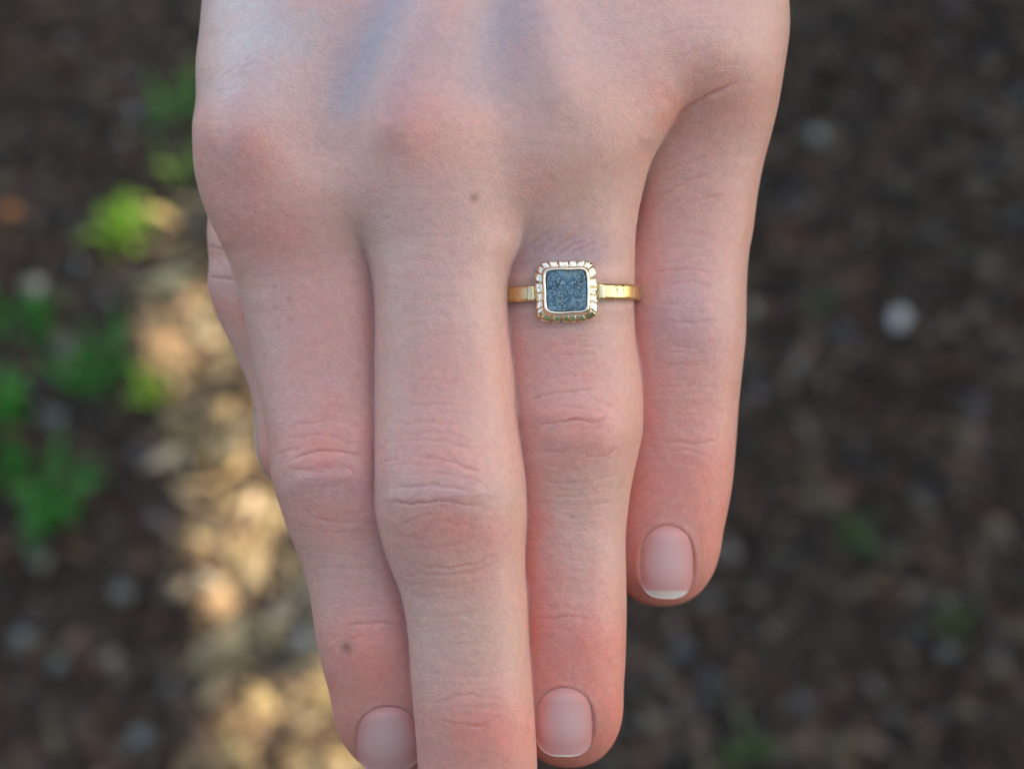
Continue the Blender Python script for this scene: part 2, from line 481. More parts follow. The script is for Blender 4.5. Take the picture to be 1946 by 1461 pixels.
def subdivide(V, Q, sel):
    """split the selected quads in four"""
    q = Q[sel]
    E = np.stack([q, np.roll(q, -1, axis=1)], -1).reshape(-1, 2)
    Es = np.sort(E, axis=1)
    key = Es[:, 0] * (len(V) + 1) + Es[:, 1]
    uq, first, inv = np.unique(key, return_index=True, return_inverse=True)
    em = (V[Es[first, 0]] + V[Es[first, 1]]) / 2
    fm = V[q].mean(axis=1)
    n0 = len(V); n1 = n0 + len(em)
    e = n0 + inv.reshape(-1, 4); c = n1 + np.arange(len(q))
    new = np.concatenate([np.stack([q[:, k], e[:, k], c, e[:, (k + 3) % 4]], -1) for k in range(4)])
    return np.concatenate([V, em, fm]), np.concatenate([Q[~sel], new])

def grad(P, e=0.05):
    g = np.empty_like(P)
    for a in range(3):
        d = np.zeros(3, P.dtype); d[a] = e
        g[:, a] = (hand_f3(P + d) - hand_f3(P - d)) / (2 * e)
    return g

def project(P, it=3, lim=0.3):
    for _ in range(it):
        f = hand_f3(P); g = grad(P)
        s = f / np.maximum((g * g).sum(1), 0.15)
        st = g * s[:, None]
        l = np.linalg.norm(st, axis=1)
        st *= np.minimum(1, lim / np.maximum(l, 1e-9))[:, None]
        P = P - st
    return P

def poly_dist(px, py, pts):
    """distance (photo px) to a polyline and the position 0..1 along it"""
    pts = np.asarray(pts, float)
    best = np.full(len(px), 1e9); tt = np.zeros(len(px))
    seg = np.hypot(*np.diff(pts, axis=0).T); cum = np.concatenate([[0], np.cumsum(seg)])
    for i in range(len(pts) - 1):
        a, b = pts[i], pts[i + 1]
        d = b - a; L2 = d @ d + 1e-9
        t = np.clip(((px - a[0]) * d[0] + (py - a[1]) * d[1]) / L2, 0, 1)
        r = np.hypot(px - a[0] - t * d[0], py - a[1] - t * d[1])
        m = r < best
        best[m] = r[m]; tt[m] = (cum[i] + t[m] * seg[i]) / cum[-1]
    return best, tt

def catmull(pts, n=6):
    p = np.asarray(pts, float)
    if len(p) < 3: return p
    q = np.concatenate([[2 * p[0] - p[1]], p, [2 * p[-1] - p[-2]]])
    out = []
    for i in range(1, len(q) - 2):
        for t in np.arange(n) / n:
            out.append(0.5 * (2 * q[i] + (q[i + 1] - q[i - 1]) * t + (2 * q[i - 1] - 5 * q[i] + 4 * q[i + 1] - q[i + 2]) * t * t
                              + (3 * q[i] - q[i - 1] - 3 * q[i + 1] + q[i + 2]) * t ** 3))
    out.append(p[-1])
    return np.array(out)

# ---- creases of the skin. (origin, zoom) of the sheet they were measured on, points, depth mm, half width px
R3, R4, R5, R6, R7, R8 = (940, 0, 3.243), (360, 400, 3.243), (940, 400, 3.243), (440, 780, 3.243), (940, 780, 3.243), (580, 1050, 3.04)
RM, RI, RR, RA, RB = (700, 780, 4.566), (500, 780, 8.108), (1000, 640, 5.62), (360, 100, 4.865), (700, 250, 4.865)
CREASES = [
 # index, middle joint
 (RI, [(350, 800), (600, 700), (850, 630), (1050, 615), (1240, 630), (1420, 690), (1650, 715)], .30, 4.0),
 (RI, [(130, 720), (300, 650), (450, 600), (620, 572)], .16, 4.0),
 (RI, [(400, 900), (640, 915), (880, 930), (1010, 980)], .18, 3.5),
 (RI, [(870, 860), (1080, 860), (1280, 862), (1380, 920), (1450, 990)], .18, 3.5),
 (RI, [(380, 1190), (600, 1195), (820, 1195), (1020, 1165), (1240, 1125), (1380, 1110)], .26, 4.0),
 (RI, [(270, 500), (400, 420), (620, 400), (820, 370), (1000, 400), (1260, 470), (1560, 520)], .13, 4.0),
 (RI, [(400, 240), (700, 185), (950, 155), (1150, 155), (1400, 225), (1600, 300)], .13, 4.5),
 (RI, [(700, 70), (1000, 90), (1300, 140), (1560, 210)], .08, 4.0),
 (R6, [(440, 620), (540, 665), (640, 685), (760, 690)], .10, 4.5), (R6, [(510, 735), (700, 748), (860, 738)], .09, 4.5),
 (R6, [(560, 880), (700, 890), (850, 885)], .07, 4.5), (R6, [(500, 960), (700, 970), (880, 960)], .06, 4.5),
 (R6, [(690, 1330), (820, 1310), (950, 1310), (1060, 1350)], .16, 4.5), (R6, [(700, 1410), (850, 1380), (1000, 1400)], .10, 4.5),
 (R6, [(560, 1180), (760, 1190), (950, 1180)], .06, 4),
 # middle, middle joint
 (RM, [(150, 795), (270, 795), (400, 802), (560, 785), (700, 775), (820, 800), (1000, 815)], .30, 4.0),
 (RM, [(210, 665), (330, 668), (450, 655), (540, 640), (600, 640), (720, 665), (860, 690), (960, 720)], .20, 4.0),
 (RM, [(90, 470), (180, 430), (280, 425)], .14, 4), (RM, [(180, 470), (330, 465), (500, 460)], .12, 4),
 (RM, [(380, 400), (520, 410), (680, 430), (780, 470), (900, 515), (1000, 540)], .18, 4.5),
 (RM, [(100, 300), (240, 275), (420, 262), (600, 268), (760, 300), (900, 330), (1050, 380)], .12, 4),
 (RM, [(180, 220), (380, 205), (600, 200), (760, 215), (900, 260), (1020, 310)], .10, 4),
 (RM, [(220, 130), (450, 110), (700, 118), (900, 150)], .08, 4),
 (RM, [(760, 570), (900, 585), (980, 640), (1050, 690)], .12, 4), (RM, [(480, 540), (640, 545), (740, 560)], .10, 5),
 (RM, [(280, 1010), (380, 960), (520, 900), (640, 880)], .10, 5), (RM, [(640, 960), (800, 985), (920, 990)], .10, 4.5),
 (RM, [(700, 780), (735, 850), (760, 920), (880, 910)], .08, 4), (RM, [(330, 1110), (450, 1060), (600, 1040)], .07, 5),
 (RM, [(340, 1310), (480, 1350), (640, 1370), (820, 1355), (1000, 1300), (1150, 1220)], .14, 5),
 (RM, [(420, 1400), (600, 1425), (800, 1420), (1000, 1370), (1200, 1270)], .10, 5),
 (RM, [(600, 1190), (760, 1170), (900, 1100), (1050, 1050)], .09, 5),
 (R6, [(1200, 1080), (1350, 1090), (1500, 1060), (1650, 1000)], .07, 5), (R6, [(1230, 1150), (1400, 1150), (1600, 1090)], .06, 5),
 (R4, [(1250, 1180), (1400, 1200), (1560, 1195), (1700, 1210)], .07, 5), (R4, [(1200, 1300), (1400, 1310), (1700, 1320)], .07, 4),
 # middle, end joint
 (R8, [(660, 855), (780, 858), (850, 830), (940, 815), (1050, 835), (1190, 850)], .12, 4.5),
 (R8, [(720, 945), (850, 975), (1000, 995), (1070, 965), (1160, 915)], .10, 4.5), (R8, [(850, 850), (900, 880), (1000, 890), (1120, 870)], .12, 4),
 (R8, [(820, 990), (960, 1005), (1080, 985)], .08, 5), (R8, [(700, 700), (900, 705), (1100, 715)], .07, 5),
 (R8, [(740, 620), (900, 645), (1100, 630)], .07, 5), (R8, [(720, 540), (800, 550), (900, 520), (1040, 545)], .05, 5),
 # ring finger, middle joint
 (RR, [(0, 690), (150, 655), (300, 605), (450, 590), (570, 572), (700, 570), (830, 580)], .22, 4.0),
 (RR, [(330, 745), (470, 750), (570, 770), (700, 778), (800, 790)], .16, 4.0), (RR, [(640, 640), (720, 680), (820, 710), (930, 722)], .14, 4),
 (RR, [(130, 940), (280, 915), (430, 905), (500, 885), (600, 895), (720, 905), (820, 870), (910, 885)], .28, 4.0),
 (RR, [(180, 1240), (320, 1215), (430, 1210), (540, 1195), (600, 1180)], .20, 4.0), (RR, [(600, 1270), (740, 1275), (840, 1265), (930, 1200), (1010, 1180)], .16, 4.5),
 (RR, [(300, 1400), (450, 1420), (600, 1410)], .08, 5), (RR, [(100, 400), (300, 390), (500, 415), (700, 400)], .07, 4.5), (RR, [(50, 490), (300, 440), (420, 420)], .07, 4.5),
 (RR, [(700, 460), (850, 470), (1020, 510)], .07, 4), (RR, [(860, 660), (1000, 655), (1130, 700)], .07, 4),
 (RR, [(190, 130), (330, 90), (480, 60), (600, 30)], .13, 3.5), (RR, [(520, 105), (640, 100), (780, 122), (860, 125)], .14, 3.0),
 (RR, [(120, 180), (310, 175), (450, 205), (630, 213)], .10, 3.0), (RR, [(120, 305), (300, 285), (500, 290), (800, 285)], .06, 4),
 (R7, [(250, 425), (400, 448), (600, 432), (780, 380)], .10, 4.5), (R7, [(260, 500), (450, 530), (650, 510), (810, 450)], .08, 4.5),
 (R7, [(330, 470), (500, 490), (700, 468)], .06, 4), (R7, [(350, 590), (550, 605), (760, 560)], .06, 4.5), (R7, [(400, 650), (560, 665), (740, 630)], .05, 4.5),
 (R7, [(380, 820), (560, 850), (700, 820)], .05, 4.5), (R7, [(420, 920), (560, 915), (680, 870)], .06, 4.5),
 (R8, [(1310, 385), (1430, 378), (1560, 370), (1690, 400)], .12, 5), (R8, [(1380, 330), (1520, 318), (1680, 350)], .08, 5), (R8, [(1450, 440), (1580, 450), (1700, 470)], .06, 5),
 # ring finger, root
 (R5, [(160, 270), (250, 190), (350, 120)], 0.14, 5.0), (R5, [(220, 290), (310, 210), (420, 140)], 0.14, 5.0), (R5, [(300, 285), (380, 220), (500, 150)], 0.17, 5.0),
 (R5, [(360, 300), (450, 230), (560, 180)], 0.17, 5.0), (R5, [(430, 300), (520, 240), (620, 190)], 0.14, 5.0), (R5, [(180, 190), (280, 110), (360, 60)], 0.10, 5.0),
 (R5, [(520, 290), (600, 250), (700, 220)], 0.09, 5.0), (R5, [(130, 330), (200, 330), (250, 300)], 0.11, 5.0),
 (R5, [(330, 765), (450, 772), (560, 775), (700, 760)], .12, 3.5), (R5, [(390, 835), (500, 815), (640, 785)], .12, 3.5), (R5, [(160, 740), (300, 720), (420, 715)], .08, 4),
 (R5, [(400, 880), (520, 890), (650, 880)], .06, 4),
 # little finger
 (R5, [(950, 375), (1080, 365), (1240, 365), (1400, 395)], .16, 4.5), (R5, [(1050, 475), (1140, 440), (1250, 445), (1360, 490)], .16, 4.5),
 (R5, [(960, 560), (1080, 580), (1200, 600)], .10, 4.5), (R5, [(1000, 675), (1150, 692), (1300, 682), (1420, 692)], .18, 4.5),
 (R5, [(1090, 825), (1200, 842), (1310, 820)], .13, 4.5), (R5, [(940, 935), (1130, 952), (1340, 935)], .10, 4.5), (R5, [(1000, 1090), (1200, 1080), (1380, 1090)], .06, 4.5),
 (R5, [(1150, 560), (1220, 520), (1300, 560), (1380, 620)], .08, 4), (R5, [(950, 230), (1100, 210), (1300, 230)], .08, 5),
 (R7, [(1020, 215), (1110, 192), (1240, 205), (1410, 175)], .18, 4), (R7, [(1050, 265), (1150, 245), (1240, 262), (1330, 278)], .13, 4), (R7, [(1090, 330), (1180, 320), (1300, 350)], .07, 5),
 (R3, [(1080, 770), (1180, 670), (1300, 590), (1420, 530), (1500, 500)], .45, 7), (R3, [(1090, 930), (1190, 890), (1330, 850)], .10, 5),
 (R3, [(970, 1080), (1110, 1030), (1250, 990), (1400, 930)], .14, 5), (R3, [(950, 1225), (1060, 1190), (1210, 1115), (1350, 1080)], .16, 5),
 (R3, [(1040, 1370), (1150, 1275), (1290, 1225), (1420, 1205)], .14, 5), (R3, [(1080, 900), (1200, 850), (1370, 800)], .10, 5), (R3, [(1180, 780), (1350, 720), (1530, 660)], .10, 5),
 (R3, [(1150, 500), (1250, 440), (1400, 400), (1550, 380)], .10, 5), (R3, [(1060, 400), (1180, 330), (1330, 300)], .09, 5),
 (R3, [(950, 290), (1050, 215), (1160, 190), (1330, 178), (1500, 180)], .16, 5), (R3, [(1010, 260), (1120, 130), (1250, 90), (1420, 70)], .12, 5), (R3, [(960, 370), (1060, 300), (1200, 260)], .08, 5),
 # thumb
 (R4, [(105, 70), (150, 110), (210, 150)], .18, 4), (R4, [(110, 228), (160, 232), (220, 242)], .30, 4), (R4, [(120, 245), (180, 310), (235, 375)], .14, 4),
 (R4, [(112, 405), (190, 422), (290, 418)], .35, 4), (R4, [(130, 330), (200, 345), (260, 360)], .10, 4), (R4, [(110, 160), (180, 190), (220, 200)], .12, 4),
 # back of the hand
 (RA, [(240, 380), (400, 380), (560, 360), (640, 330)], .10, 4), (RA, [(240, 650), (330, 640), (420, 650)], .10, 4), (RA, [(240, 760), (330, 760), (410, 765)], .09, 4),
 (RA, [(260, 300), (440, 200), (560, 160), (720, 120)], .09, 4), (RA, [(330, 240), (440, 190), (560, 110), (640, 40)], .09, 4), (RA, [(240, 240), (330, 180), (450, 60)], .07, 4),
 (RA, [(380, 330), (480, 270), (620, 210)], .07, 4), (RA, [(300, 500), (400, 490), (520, 440)], .07, 4), (RA, [(400, 560), (470, 540), (560, 520)], .07, 4),
 (RA, [(1140, 740), (1260, 890), (1330, 960)], .08, 5), (RA, [(1350, 980), (1400, 880), (1540, 800)], .07, 5), (RA, [(1100, 930), (1260, 970), (1400, 1010)], .07, 5),
 (RB, [(360, 740), (480, 730), (600, 640)], .09, 5), (RB, [(100, 860), (240, 760), (420, 680)], .07, 5), (RB, [(520, 860), (700, 760), (860, 680)], .06, 5),
 (RB, [(700, 1000), (900, 900), (1060, 800)], .05, 5), (RB, [(300, 1010), (520, 960), (800, 980)], .05, 5), (RB, [(150, 1230), (500, 1190), (900, 1240), (1200, 1230)], .06, 5),
 (RB, [(150, 1370), (600, 1340), (1100, 1370)], .06, 5),
]

# broad relief of the back of the hand: (points, height mm, sigma px)
RELIEF = [
 ([(455, 250), (500, 130), (565, 0), (650, -160)], 1.6, 50), ([(755, 235), (790, 95), (850, -20), (900, -160)], 1.35, 40),
 ([(600, 260), (650, 150), (705, 30), (770, -120)], -1.2, 48), ([(1065, 170), (1030, 40), (1010, -120)], .9, 36), ([(1350, 90), (1240, -60), (1160, -200)], .5, 40),
 ([(930, 170), (950, 30), (960, -100)], -.8, 40), ([(1190, 150), (1120, 0), (1090, -120)], -.4, 45),
 ([(470, 262), (475, 268)], 0.5, 85), ([(822, 252), (830, 258)], .4, 90), ([(1085, 205), (1090, 210)], .5, 80), ([(1385, 110), (1390, 115)], .7, 70),
 ([(655, 330), (680, 420)], -.35, 50), ([(968, 330), (975, 400)], -.3, 40), ([(1220, 190), (1225, 200)], -.5, 50),
 ([(600, 885), (640, 885)], .55, 50), ([(830, 925), (890, 925)], .6, 60), ([(1080, 800), (1130, 800)], .5, 48), ([(1290, 600), (1330, 600)], .45, 45),
 ([(880, 1360), (920, 1360)], .35, 45), ([(1080, 1190), (1110, 1190)], .25, 40), ([(1300, 860), (1320, 860)], .25, 38), ([(690, 1235), (710, 1235)], .25, 38),
 # skin rolls between the creases
 ([(575, 908), (660, 905)], .20, 8), ([(560, 880), (640, 873)], .16, 8), ([(750, 944), (900, 936)], .16, 9), ([(1030, 788), (1150, 790)], .12, 9), ([(1040, 830), (1160, 840)], .12, 12),
 ([(395, 455), (425, 460)], .25, 12), ([(395, 510), (440, 512)], .25, 14),
 ([(1262, 215), (1236, 262)], .3, 12),
 # flesh pressed up beside the band
 ([(972, 592), (1200, 586)], .22, 9), ([(972, 530), (1200, 524)], .22, 9),
]

# nails: outline centre px, half width, half length, tilt of the axis (radians), white edge
NAILS = [("fingernail", "index", 737, 1404, 63, 63, -0.10), ("fingernail", "middle", 912, 1568, 74, 84, 0.0),
         ("fingernail", "ring", 1073, 1371, 58, 66, 0.0), ("fingernail", "little", 1268, 1067, 54, 70, 0.03)]

def dorsal_z(px, py):
    """height of the skin seen along the line of sight"""
    z = np.full(px.shape, 14.0); done = np.zeros(px.shape, bool)
    for _ in range(420):
        f = hand_f(px, py, z)
        done |= f < 0
        if done.all(): break
        z = np.where(done, z, z - 0.1)
    for _ in range(3):
        e = .05
        f = hand_f(px, py, z); g = (hand_f(px, py, z + e) - hand_f(px, py, z - e)) / (2 * e)
        z = z - np.clip(f / np.where(np.abs(g) < .2, .2, g), -.15, .15)
    return z

def nail_shape(u, v):
    """u across, v along (-1 root .. 1 free edge): <1 inside"""
    a, b = np.abs(u), np.abs(v)
    return np.where(v < 0, (a ** 2.0 + b ** 2.05) ** .5, (a ** 3.0 + b ** 2.5) ** (1 / 2.7))

class Nail:
    def __init__(self, px, py, hw, hl, tilt):
        self.c = (px, py); self.hw, self.hl, self.t = hw, hl, tilt
        U, W = np.meshgrid(np.linspace(-.75, .75, 13), np.linspace(-.8, .45, 13))
        qx, qy = self.to_pic(U, W)
        z = dorsal_z(qx, qy)
        u, w = U.ravel(), W.ravel()
        A = np.stack([np.ones_like(u), u, w, u * u, w * w], -1)
        self.k = np.linalg.lstsq(A, z.ravel(), rcond=None)[0]
        self.k[4] = max(self.k[4], -0.55)
    def to_pic(self, u, w):
        c, s = math.cos(self.t), math.sin(self.t)
        x, y = u * self.hw, w * self.hl
        return self.c[0] + c * x - s * y, self.c[1] + s * x + c * y
    def uv(self, px, py):
        c, s = math.cos(self.t), math.sin(self.t)
        x, y = px - self.c[0], py - self.c[1]
        return (c * x + s * y) / self.hw, (-s * x + c * y) / self.hl
    def z(self, u, w):
        k = self.k
        return k[0] + k[1] * u + k[2] * w + (k[3] - .62) * u * u + k[4] * w * w - 0.12 * np.abs(u) ** 4 + .20

def build_hand_mesh():
    h = 0.5
    xs = np.arange(-50, 46, h); ys = np.arange(-74, 132, h); zs = np.arange(-44, 15, h)
    F = np.empty((len(xs), len(ys), len(zs)), np.float32)
    Z, X = np.meshgrid(zs.astype(np.float32), xs.astype(np.float32))
    st = 16
    for j0 in range(0, len(ys), st):
        yy = ys[j0:j0 + st].astype(np.float32)
        P = np.empty((len(xs), len(yy), len(zs), 3), np.float32)
        P[..., 0] = xs[:, None, None]; P[..., 1] = yy[None, :, None]; P[..., 2] = zs[None, None, :]
        F[:, j0:j0 + st] = hand_f3(P)
    F[:, 0] = 1; F[:, -1] = np.maximum(F[:, -1], .3)
    V, Q = surface_nets(F, np.array([xs[0], ys[0], zs[0]], np.float32), h)
    V = project(V.astype(np.float64), 2)
    cy = V[Q].mean(axis=1)
    px, py, _ = to_px(cy)
    V, Q = subdivide(V, Q, (py > -140))
    V = project(V, 3, .2)
    return V, Q

V, Q = build_hand_mesh()
N = grad(V); N /= np.maximum(np.linalg.norm(N, axis=1), 1e-9)[:, None]
px, py, vz = to_px(V)
view = np.stack([-V[:, 0], -V[:, 1], D_MM - V[:, 2]], -1); view /= np.linalg.norm(view, axis=1)[:, None]
facing = (N * view).sum(1)
front = smooth01(facing, 0.05, 0.45)
# which limb a point belongs to, so creases of one finger do not cut its neighbour
limb_f = np.stack([l(px, py, vz) for l in (INDEX, MIDDLE, RING, LITTLE, THUMB)])
own = np.argmin(limb_f, axis=0)
touch_glow = np.exp(-np.clip(np.sort(limb_f, axis=0)[1], 0, 9) / 1.4) * smooth01(py, 430, 560)

disp = np.zeros(len(V))
for pts, amp, sig in RELIEF:
    p = np.array(pts, float)
    m = (px > p[:, 0].min() - 3 * sig) & (px < p[:, 0].max() + 3 * sig) & (py > p[:, 1].min() - 3 * sig) & (py < p[:, 1].max() + 3 * sig) & (facing > 0)
    d, t = poly_dist(px[m], py[m], catmull(p) if len(p) > 2 else p)
    disp[m] += amp * np.exp(-0.5 * (d / sig) ** 2) * front[m]
crease_mask = np.zeros(len(V))
def add_crease(P, amp, hw, ownid=None):
    P = catmull(P)
    r = hw * 3.2
    m = (px > P[:, 0].min() - r) & (px < P[:, 0].max() + r) & (py > P[:, 1].min() - r) & (py < P[:, 1].max() + r) & (facing > .05)
    if ownid is not None: m &= (own == ownid) | (py < 420)
    if not m.any(): return
    wx = px[m] + 2.5 * vnoise(px[m], py[m], 14, 5); wy = py[m] + 2.5 * vnoise(px[m], py[m], 14, 6)
    d, t = poly_dist(wx, wy, P)
    fade = smooth01(t, -.02, .22) * (1 - smooth01(t, .78, 1.02))
    g = np.exp(-(d / hw) ** 2) * fade
    lip = np.exp(-((d - 2.1 * hw) / (1.1 * hw)) ** 2) * fade
    disp[m] += amp * (-g + .07 * lip) * front[m]
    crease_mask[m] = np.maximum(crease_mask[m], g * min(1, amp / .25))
for (ox, oy, zf), pts, amp, hw in CREASES:
    P = np.array([(ox + x / zf, oy + y / zf) for x, y in pts])
    mid = P[len(P) // 2]
    j = np.argmin((px - mid[0]) ** 2 + (py - mid[1]) ** 2 - 4e3 * (facing > .2))
    add_crease(P, amp * (0.5 if oy == 0 else 0.70), hw * 0.56, own[j])
# fine cross lines over and around the joints
r3 = random.Random(9)
def fine_lines(oid, cx, y0, y1, hw_px, bow, n, amp):
    for k in range(n):
        y = r3.uniform(y0, y1); a = r3.uniform(.35, 1) * hw_px; c = cx + r3.uniform(-.45, .45) * hw_px
        s = (y - (y0 + y1) / 2) / ((y1 - y0) / 2)
        pts = [(c + q * a, y + bow * s * (q * q) * 14 * -1 + r3.uniform(-2.5, 2.5)) for q in (-1, -.5, 0, .5, 1)]
        add_crease(np.array(pts), amp * .8 * r3.uniform(.4, 1), r3.uniform(2.4, 3.2), oid)
fine_lines(0, 610, 700, 1150, 85, 1, 46, .035); fine_lines(1, 850, 560, 1180, 110, 1, 70, .035); fine_lines(2, 1095, 600, 1060, 90, 1, 56, .035)
fine_lines(3, 1305, 330, 1000, 85, 1, 70, .035); fine_lines(0, 690, 1150, 1310, 70, 1, 20, .03); fine_lines(1, 895, 1180, 1440, 85, 1, 30, .03); fine_lines(2, 1090, 1060, 1280, 75, 1, 24, .03)
disp += front * (0.035 * vnoise(px, py, 26, 31) + 0.02 * vnoise(px, py, 11, 32))
V = V + N * disp[:, None]
# seat of the nails: skin drops under the plate, folds rise beside and behind it
nails = [Nail(*n[2:]) for n in NAILS]
nail_zone = np.zeros(len(V))
for n, oid in zip(nails, (0, 1, 2, 3)):
    u, w = n.uv(px, py)
    m = (np.abs(u) < 1.6) & (np.abs(w) < 1.5) & (facing > .0) & (own == oid)
    q = nail_shape(u[m], w[m])
    zt = n.z(u[m], w[m])
    z0 = V[m, 2]
    inside = (1 - smooth01(q, .86, 1.02)) * smooth01(w[m], -1.0, -.62)
    dz = (zt - .26 - z0) * inside
    fold = np.exp(-((q - 1.08) / .08) ** 2) * (w[m] < .6) * .10
    V[m, 2] = z0 + np.where(inside > 0, dz, 0) + fold
    nail_zone[m] = np.maximum(nail_zone[m], np.exp(-((q - 1.03) / .05) ** 2))

# ---- colour of the skin: pale base, redness at joints and tips, bluish veins, small spots, plus painted light and shade
def lin(r, g, b):
    return np.array([(c / 255 / 12.92) if c / 255 < .04045 else ((c / 255 + .055) / 1.055) ** 2.4 for c in (r, g, b)])
BASE = np.array([0.635, 0.408, 0.36]); RED = np.array([0.74, 0.265, 0.225]); SKY_SHEEN = np.array([.60, .56, .565]); PALE = np.array([0.64, 0.45, 0.405])  # the cool tone is sky sheen painted into the skin colour
YEL = np.array([0.62, 0.405, 0.325]); BLUE = np.array([0.36, 0.385, 0.45]); PURP = np.array([0.47, 0.345, 0.385]); SPOT = np.array([0.33, 0.16, 0.12])  # blue: veins plus the broad shade beside the tendons, painted as colour
C = np.tile(BASE, (len(V), 1))
MOTTLE = 1.0 + .22 * vnoise(px, py, 44, 61) + .14 * vnoise(px, py, 17, 62) + .10 * vnoise(px, py, 8, 63)
def blot(c, x, y, rx, ry, s, rot=0.0, ids=None, soft=1.0):
    cc, ss = math.cos(rot), math.sin(rot)
    dx, dy = px - x, py - y
    wob = .22 * vnoise(px, py, 45, int(x + y) % 97)
    a = np.hypot((cc * dx + ss * dy) / rx, (-ss * dx + cc * dy) / ry) + wob * soft
    k = min(.9, s * 1.08) * np.exp(-np.maximum(a, 0) ** 2 * .85)
    k = np.clip(k * MOTTLE, 0, .95)
    if ids is not None: k = k * np.isin(own, ids) * smooth01(py, 170, 420)
    C[:] = C * (1 - k[:, None]) + c * k[:, None]
def streak(c, pts, sig, s):
    d, t = poly_dist(px, py, catmull(pts))
    k = s * np.exp(-(d / sig) ** 2)
    C[:] = C * (1 - k[:, None]) + c * k[:, None]
mot = .5 + .5 * vnoise(px, py, 60, 41); mot2 = .5 + .5 * vnoise(px, py, 24, 42)
C[:] = C * (1 - .20 * (mot * mot2)[:, None]) + RED * (.20 * mot * mot2)[:, None]
for a in [
 (SKY_SHEEN, 475, 90, 95, 150, .75), (BLUE, 640, 60, 120, 130, .30), (PURP, 880, 90, 190, 120, .35), (BLUE, 960, 40, 120, 90, .22), (PALE, 1100, 70, 90, 70, .3),
 (PALE, 1420, 60, 60, 90, .3), (RED, 450, 300, 90, 130, .42), (RED, 500, 430, 100, 90, .38), (YEL, 620, 320, 120, 90, .35), (RED, 800, 260, 110, 70, .40),
 (YEL, 900, 300, 120, 80, .30), (YEL, 1080, 240, 120, 110, .35), (RED, 1330, 210, 120, 90, .34), (RED, 1020, 340, 50, 50, .22), (PALE, 880, 600, 110, 150, .28), (PALE, 1140, 420, 60, 80, .35),
 (RED, 600, 660, 100, 130, .22), (RED, 600, 860, 110, 90, .46), (PURP, 620, 915, 80, 25, .35), (RED, 620, 1000, 90, 70, .25),
 (RED, 840, 720, 90, 80, .22), (RED, 850, 870, 110, 50, .32), (PURP, 850, 935, 100, 24, .38), (RED, 850, 1010, 105, 60, .46), (RED, 860, 1110, 90, 30, .20), (PALE, 960, 860, 50, 120, .25),
 (YEL, 890, 1200, 110, 90, .45), (RED, 900, 1390, 110, 70, .55), (RED, 1100, 690, 80, 40, .18), (RED, 1100, 800, 90, 80, .42), (YEL, 1095, 930, 85, 40, .25), (RED, 1040, 650, 70, 50, .22),
 (PALE, 1110, 1020, 70, 80, .2)]:
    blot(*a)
tipward = np.choose(own, [smooth01(py, 1020, 1340) * .36, smooth01(py, 1220, 1480) * .36, smooth01(py, 1000, 1300) * .42, smooth01(py, 700, 1000) * .42, smooth01(py, 700, 900) * .2])
C[:] = C * (1 - (tipward * MOTTLE)[:, None]) + RED * (tipward * MOTTLE)[:, None]
for a in [
 (RED, 1090, 1240, 130, 110, .45, 0, [2]), (RED, 1160, 1390, 60, 90, .6, 0, [2]), (RED, 1005, 1180, 45, 240, .75, 0, [2]), (RED, 1080, 1450, 120, 40, .7, 0, [2]),  # long narrow strip: red glow from between the fingers, painted as colour
 (RED, 690, 1270, 110, 110, .45, 0, [0]), (RED, 650, 1390, 60, 90, .5, 0, [0]), (RED, 740, 1460, 100, 40, .6, 0, [0]),
 (RED, 1300, 450, 120, 150, .18, 0, [3]), (PURP, 1300, 600, 90, 80, .38, 0, [3]), (RED, 1310, 700, 110, 90, .25, 0, [3]), (RED, 1310, 900, 130, 110, .35, 0, [3]), (RED, 1220, 1080, 50, 100, .62, 0, [3]),
 (RED, 1270, 1140, 100, 40, .6, 0, [3]), (RED, 1350, 1000, 40, 120, .35, 0, [3]), (RED, 1215, 640, 45, 380, .45, 0, [3]),
 (PURP, 425, 545, 50, 30, .5, 0, [4]), (RED, 435, 590, 50, 45, .5, 0, [4]), (PALE, 405, 460, 40, 60, .3, 0, [4]), (RED, 505, 900, 60, 50, .4, 0, [4])]:
    blot(*a)
streak(BLUE, [(660, 185), (690, 110), (735, 20), (790, -90)], 42, .50)
streak(BLUE, [(905, 150), (935, 70), (960, -40)], 38, .25)
streak(PALE, [(700, 195), (755, 110), (800, 40), (850, -40)], 22, .35)
streak(PURP, [(770, 200), (810, 130), (830, 90)], 40, .35)
streak(PURP, [(1015, 480), (1060, 470), (1130, 480)], 34, .6)
for x, y, r, s in [(901, 376, 8, .7), (660, 1228, 10, .85), (523, 545, 4, .3), (548, 568, 4, .3), (522, 585, 4, .28), (552, 606, 5, .3), (527, 622, 4, .3), (602, 585, 4, .2), (578, 600, 3, .2), (1041, 1258, 2.2, .8)]:
    blot(SPOT, x, y, r, r, s, soft=.4)
k = .35 * touch_glow  # warm shade and bounced light between touching fingers, put into the colour
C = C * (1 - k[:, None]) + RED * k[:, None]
# creases are redder than the skin around; their shade is painted in too
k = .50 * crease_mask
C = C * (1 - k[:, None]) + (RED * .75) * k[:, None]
k = .35 * nail_zone
C = C * (1 - k[:, None]) + RED * k[:, None]

